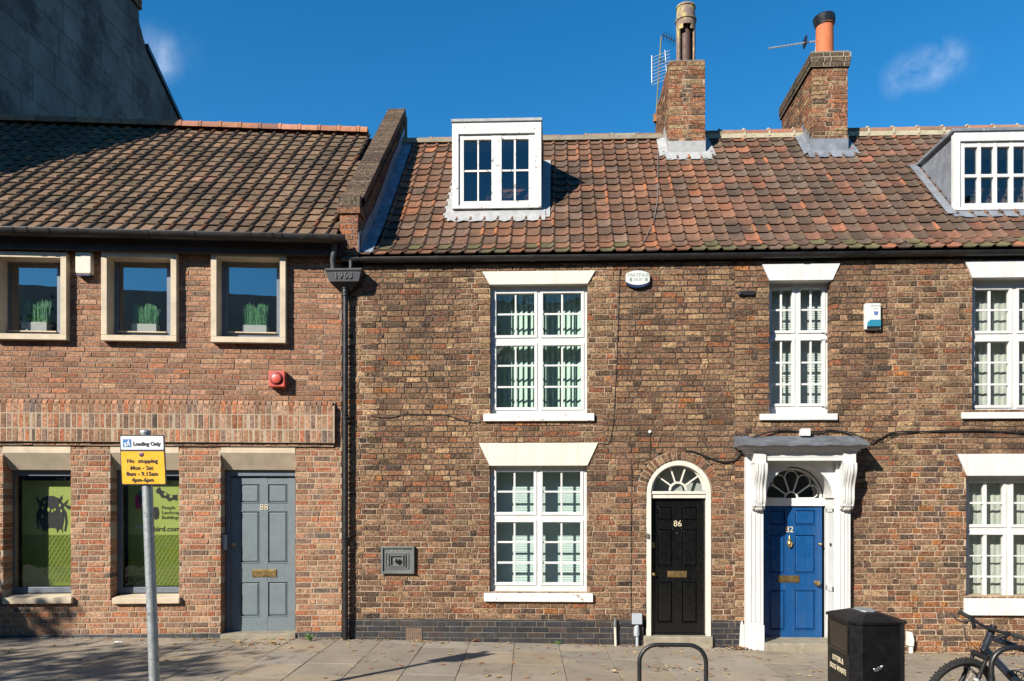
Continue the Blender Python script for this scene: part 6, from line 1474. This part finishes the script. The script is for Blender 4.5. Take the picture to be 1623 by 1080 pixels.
# ================================================================== OUT OF FRAME: what the panes reflect, what throws the shadows, trees added to cut skylight
def tree(x, y, h, r, n, lab, seed, ls=1.25):
    rt = random.Random(seed); T = Thing('street_tree', lab, 'tree', RF, (x, y, gz(x) - .05)); mb = MB(); base = Vector((x, y, 0)); fork_ = base + Vector((0, 0, h * .35))
    mb.tube([tuple(base), tuple(base + Vector((.05, 0, h * .18))), tuple(fork_)], [.2, .16, .13], 12); tips = []
    for k in range(11):
        a = 2 * pi * k / 11 + rt.uniform(-.2, .2); el = rt.uniform(.25, 1.25); L = rt.uniform(.6, 1) * r * 1.25
        d = Vector((cos(a) * cos(el), sin(a) * cos(el), sin(el))); m_ = fork_ + d * L * .5 + Vector((0, 0, .1)); e = fork_ + d * L + Vector((0, 0, .3))
        mb.tube([tuple(fork_), tuple(m_), tuple(e)], [.07, .045, .015], 7); tips += [m_, e]
        for q in range(3): e2 = m_ + Vector((rt.gauss(0, .5), rt.gauss(0, .5), rt.gauss(.3, .4))) * r * .5; mb.tube([tuple(m_), tuple(e2)], [.03, .008], 5); tips.append(e2)
    T.part('trunk', mb, m_wood, smooth=60); mb = MB()
    for k in range(n):
        c = rt.choice(tips) + Vector((rt.gauss(0, .34), rt.gauss(0, .34), rt.gauss(0, .28))) * (r / 2.9); s = rt.uniform(.04, .09) * ls; a = Vector((rt.gauss(0, 1), rt.gauss(0, 1), rt.gauss(0, 1))).normalized(); b = a.orthogonal().normalized()
        cc = a.cross(b); mb.poly([tuple(c + b * s), tuple(c + cc * s * .6), tuple(c - b * s), tuple(c - cc * s * .6)])
    T.part('crown', mb, m_leafy)
tree(-12.6, -9.7, 8.5, 2.9, 13000, 'leafy street tree across from the office, off to the left', 5)
for k_, (tx, ty, th, lb_t) in enumerate(((1.5, -19.0, 13, 'tall tree added behind the viewer to block skylight, nearest the middle of the street'), (7.5, -17.5, 14, 'tall spreading tree added behind the viewer to block skylight, second along to the right'), (14.0, -17.0, 14, 'tall tree added behind the viewer to block skylight, third along to the right'), (21.0, -15.0, 14, 'tall tree added behind the viewer to block skylight, furthest along to the right'), (12.0, -24.0, 15, 'tallest tree added to block skylight, set back towards the far buildings'))):
    tree(tx, ty, th, 5.4, 7500, lb_t, 20 + k_, 3.2)  # unseen trees added to screen the sky and darken the shade
OB = Thing('opposite_building', 'long stone fronted building across the road behind the viewer', 'building', RF, (2, -26, 0))
mb = MB(); mb.box(-90, 60, -40, -26, -.5, 9.6); wl_ = OB.part('wall', mb, m_rend2)
mb = MB(); mb.box(-90.3, 60.3, -40, -25.7, 9.62, 10.1); OB.part('cornice', mb, m_stone)
mb = MB(); mb.box(-88, 58, -38, -27.5, 10.12, 12.0); OB.part('roof', mb, m_rend2)
for f in range(2):
    for k in range(24):
        x = -58 + k * 4.4; mb = MB(); mb.box(x, x + 1.3, -26.0 + .002, -25.95, 1.4 + f * 4, 3.6 + f * 4); OB.part('window', mb, m_greyframe)
BU = Thing('planted_tub', 'clipped round bush in a tub, added off the left edge to throw a shadow', 'plant', LF, (-5.25, -.55, gz(-8)))  # unseen bush added to cast the rounded shadow at the wall foot
mb = MB(); mb.lathe((-5.25, -.55, gz(-8)), [(.2, 0), (.26, .38), (.24, .38), (.01, .34)], 20); BU.part('tub', mb, m_terra, smooth=40)
mb = MB(); rt = random.Random(2)
for k in range(2600):
    a, b, r_ = rt.uniform(0, 2 * pi), rt.uniform(-1, 1), .40 * rt.uniform(.75, 1) ; s_ = sqrt(1 - b * b); c = Vector((-5.25 + r_ * s_ * cos(a), -.55 + r_ * s_ * sin(a) * .9, gz(-8) + .72 + r_ * b))
    q = Vector((rt.gauss(0, 1), rt.gauss(0, 1), rt.gauss(0, 1))).normalized(); o_ = q.orthogonal().normalized() * .035; o2 = q.cross(o_.normalized()) * .02; mb.poly([tuple(c + o_), tuple(c + o2), tuple(c - o_), tuple(c - o2)])
mb.lathe((-5.25, -.55, gz(-8) + .72), [(.02, -.30), (.22, -.22), (.31, 0), (.22, .24), (.02, .32)], 14)  # solid core added so the bush casts a denser shadow
BU.part('foliage', mb, m_leafy)
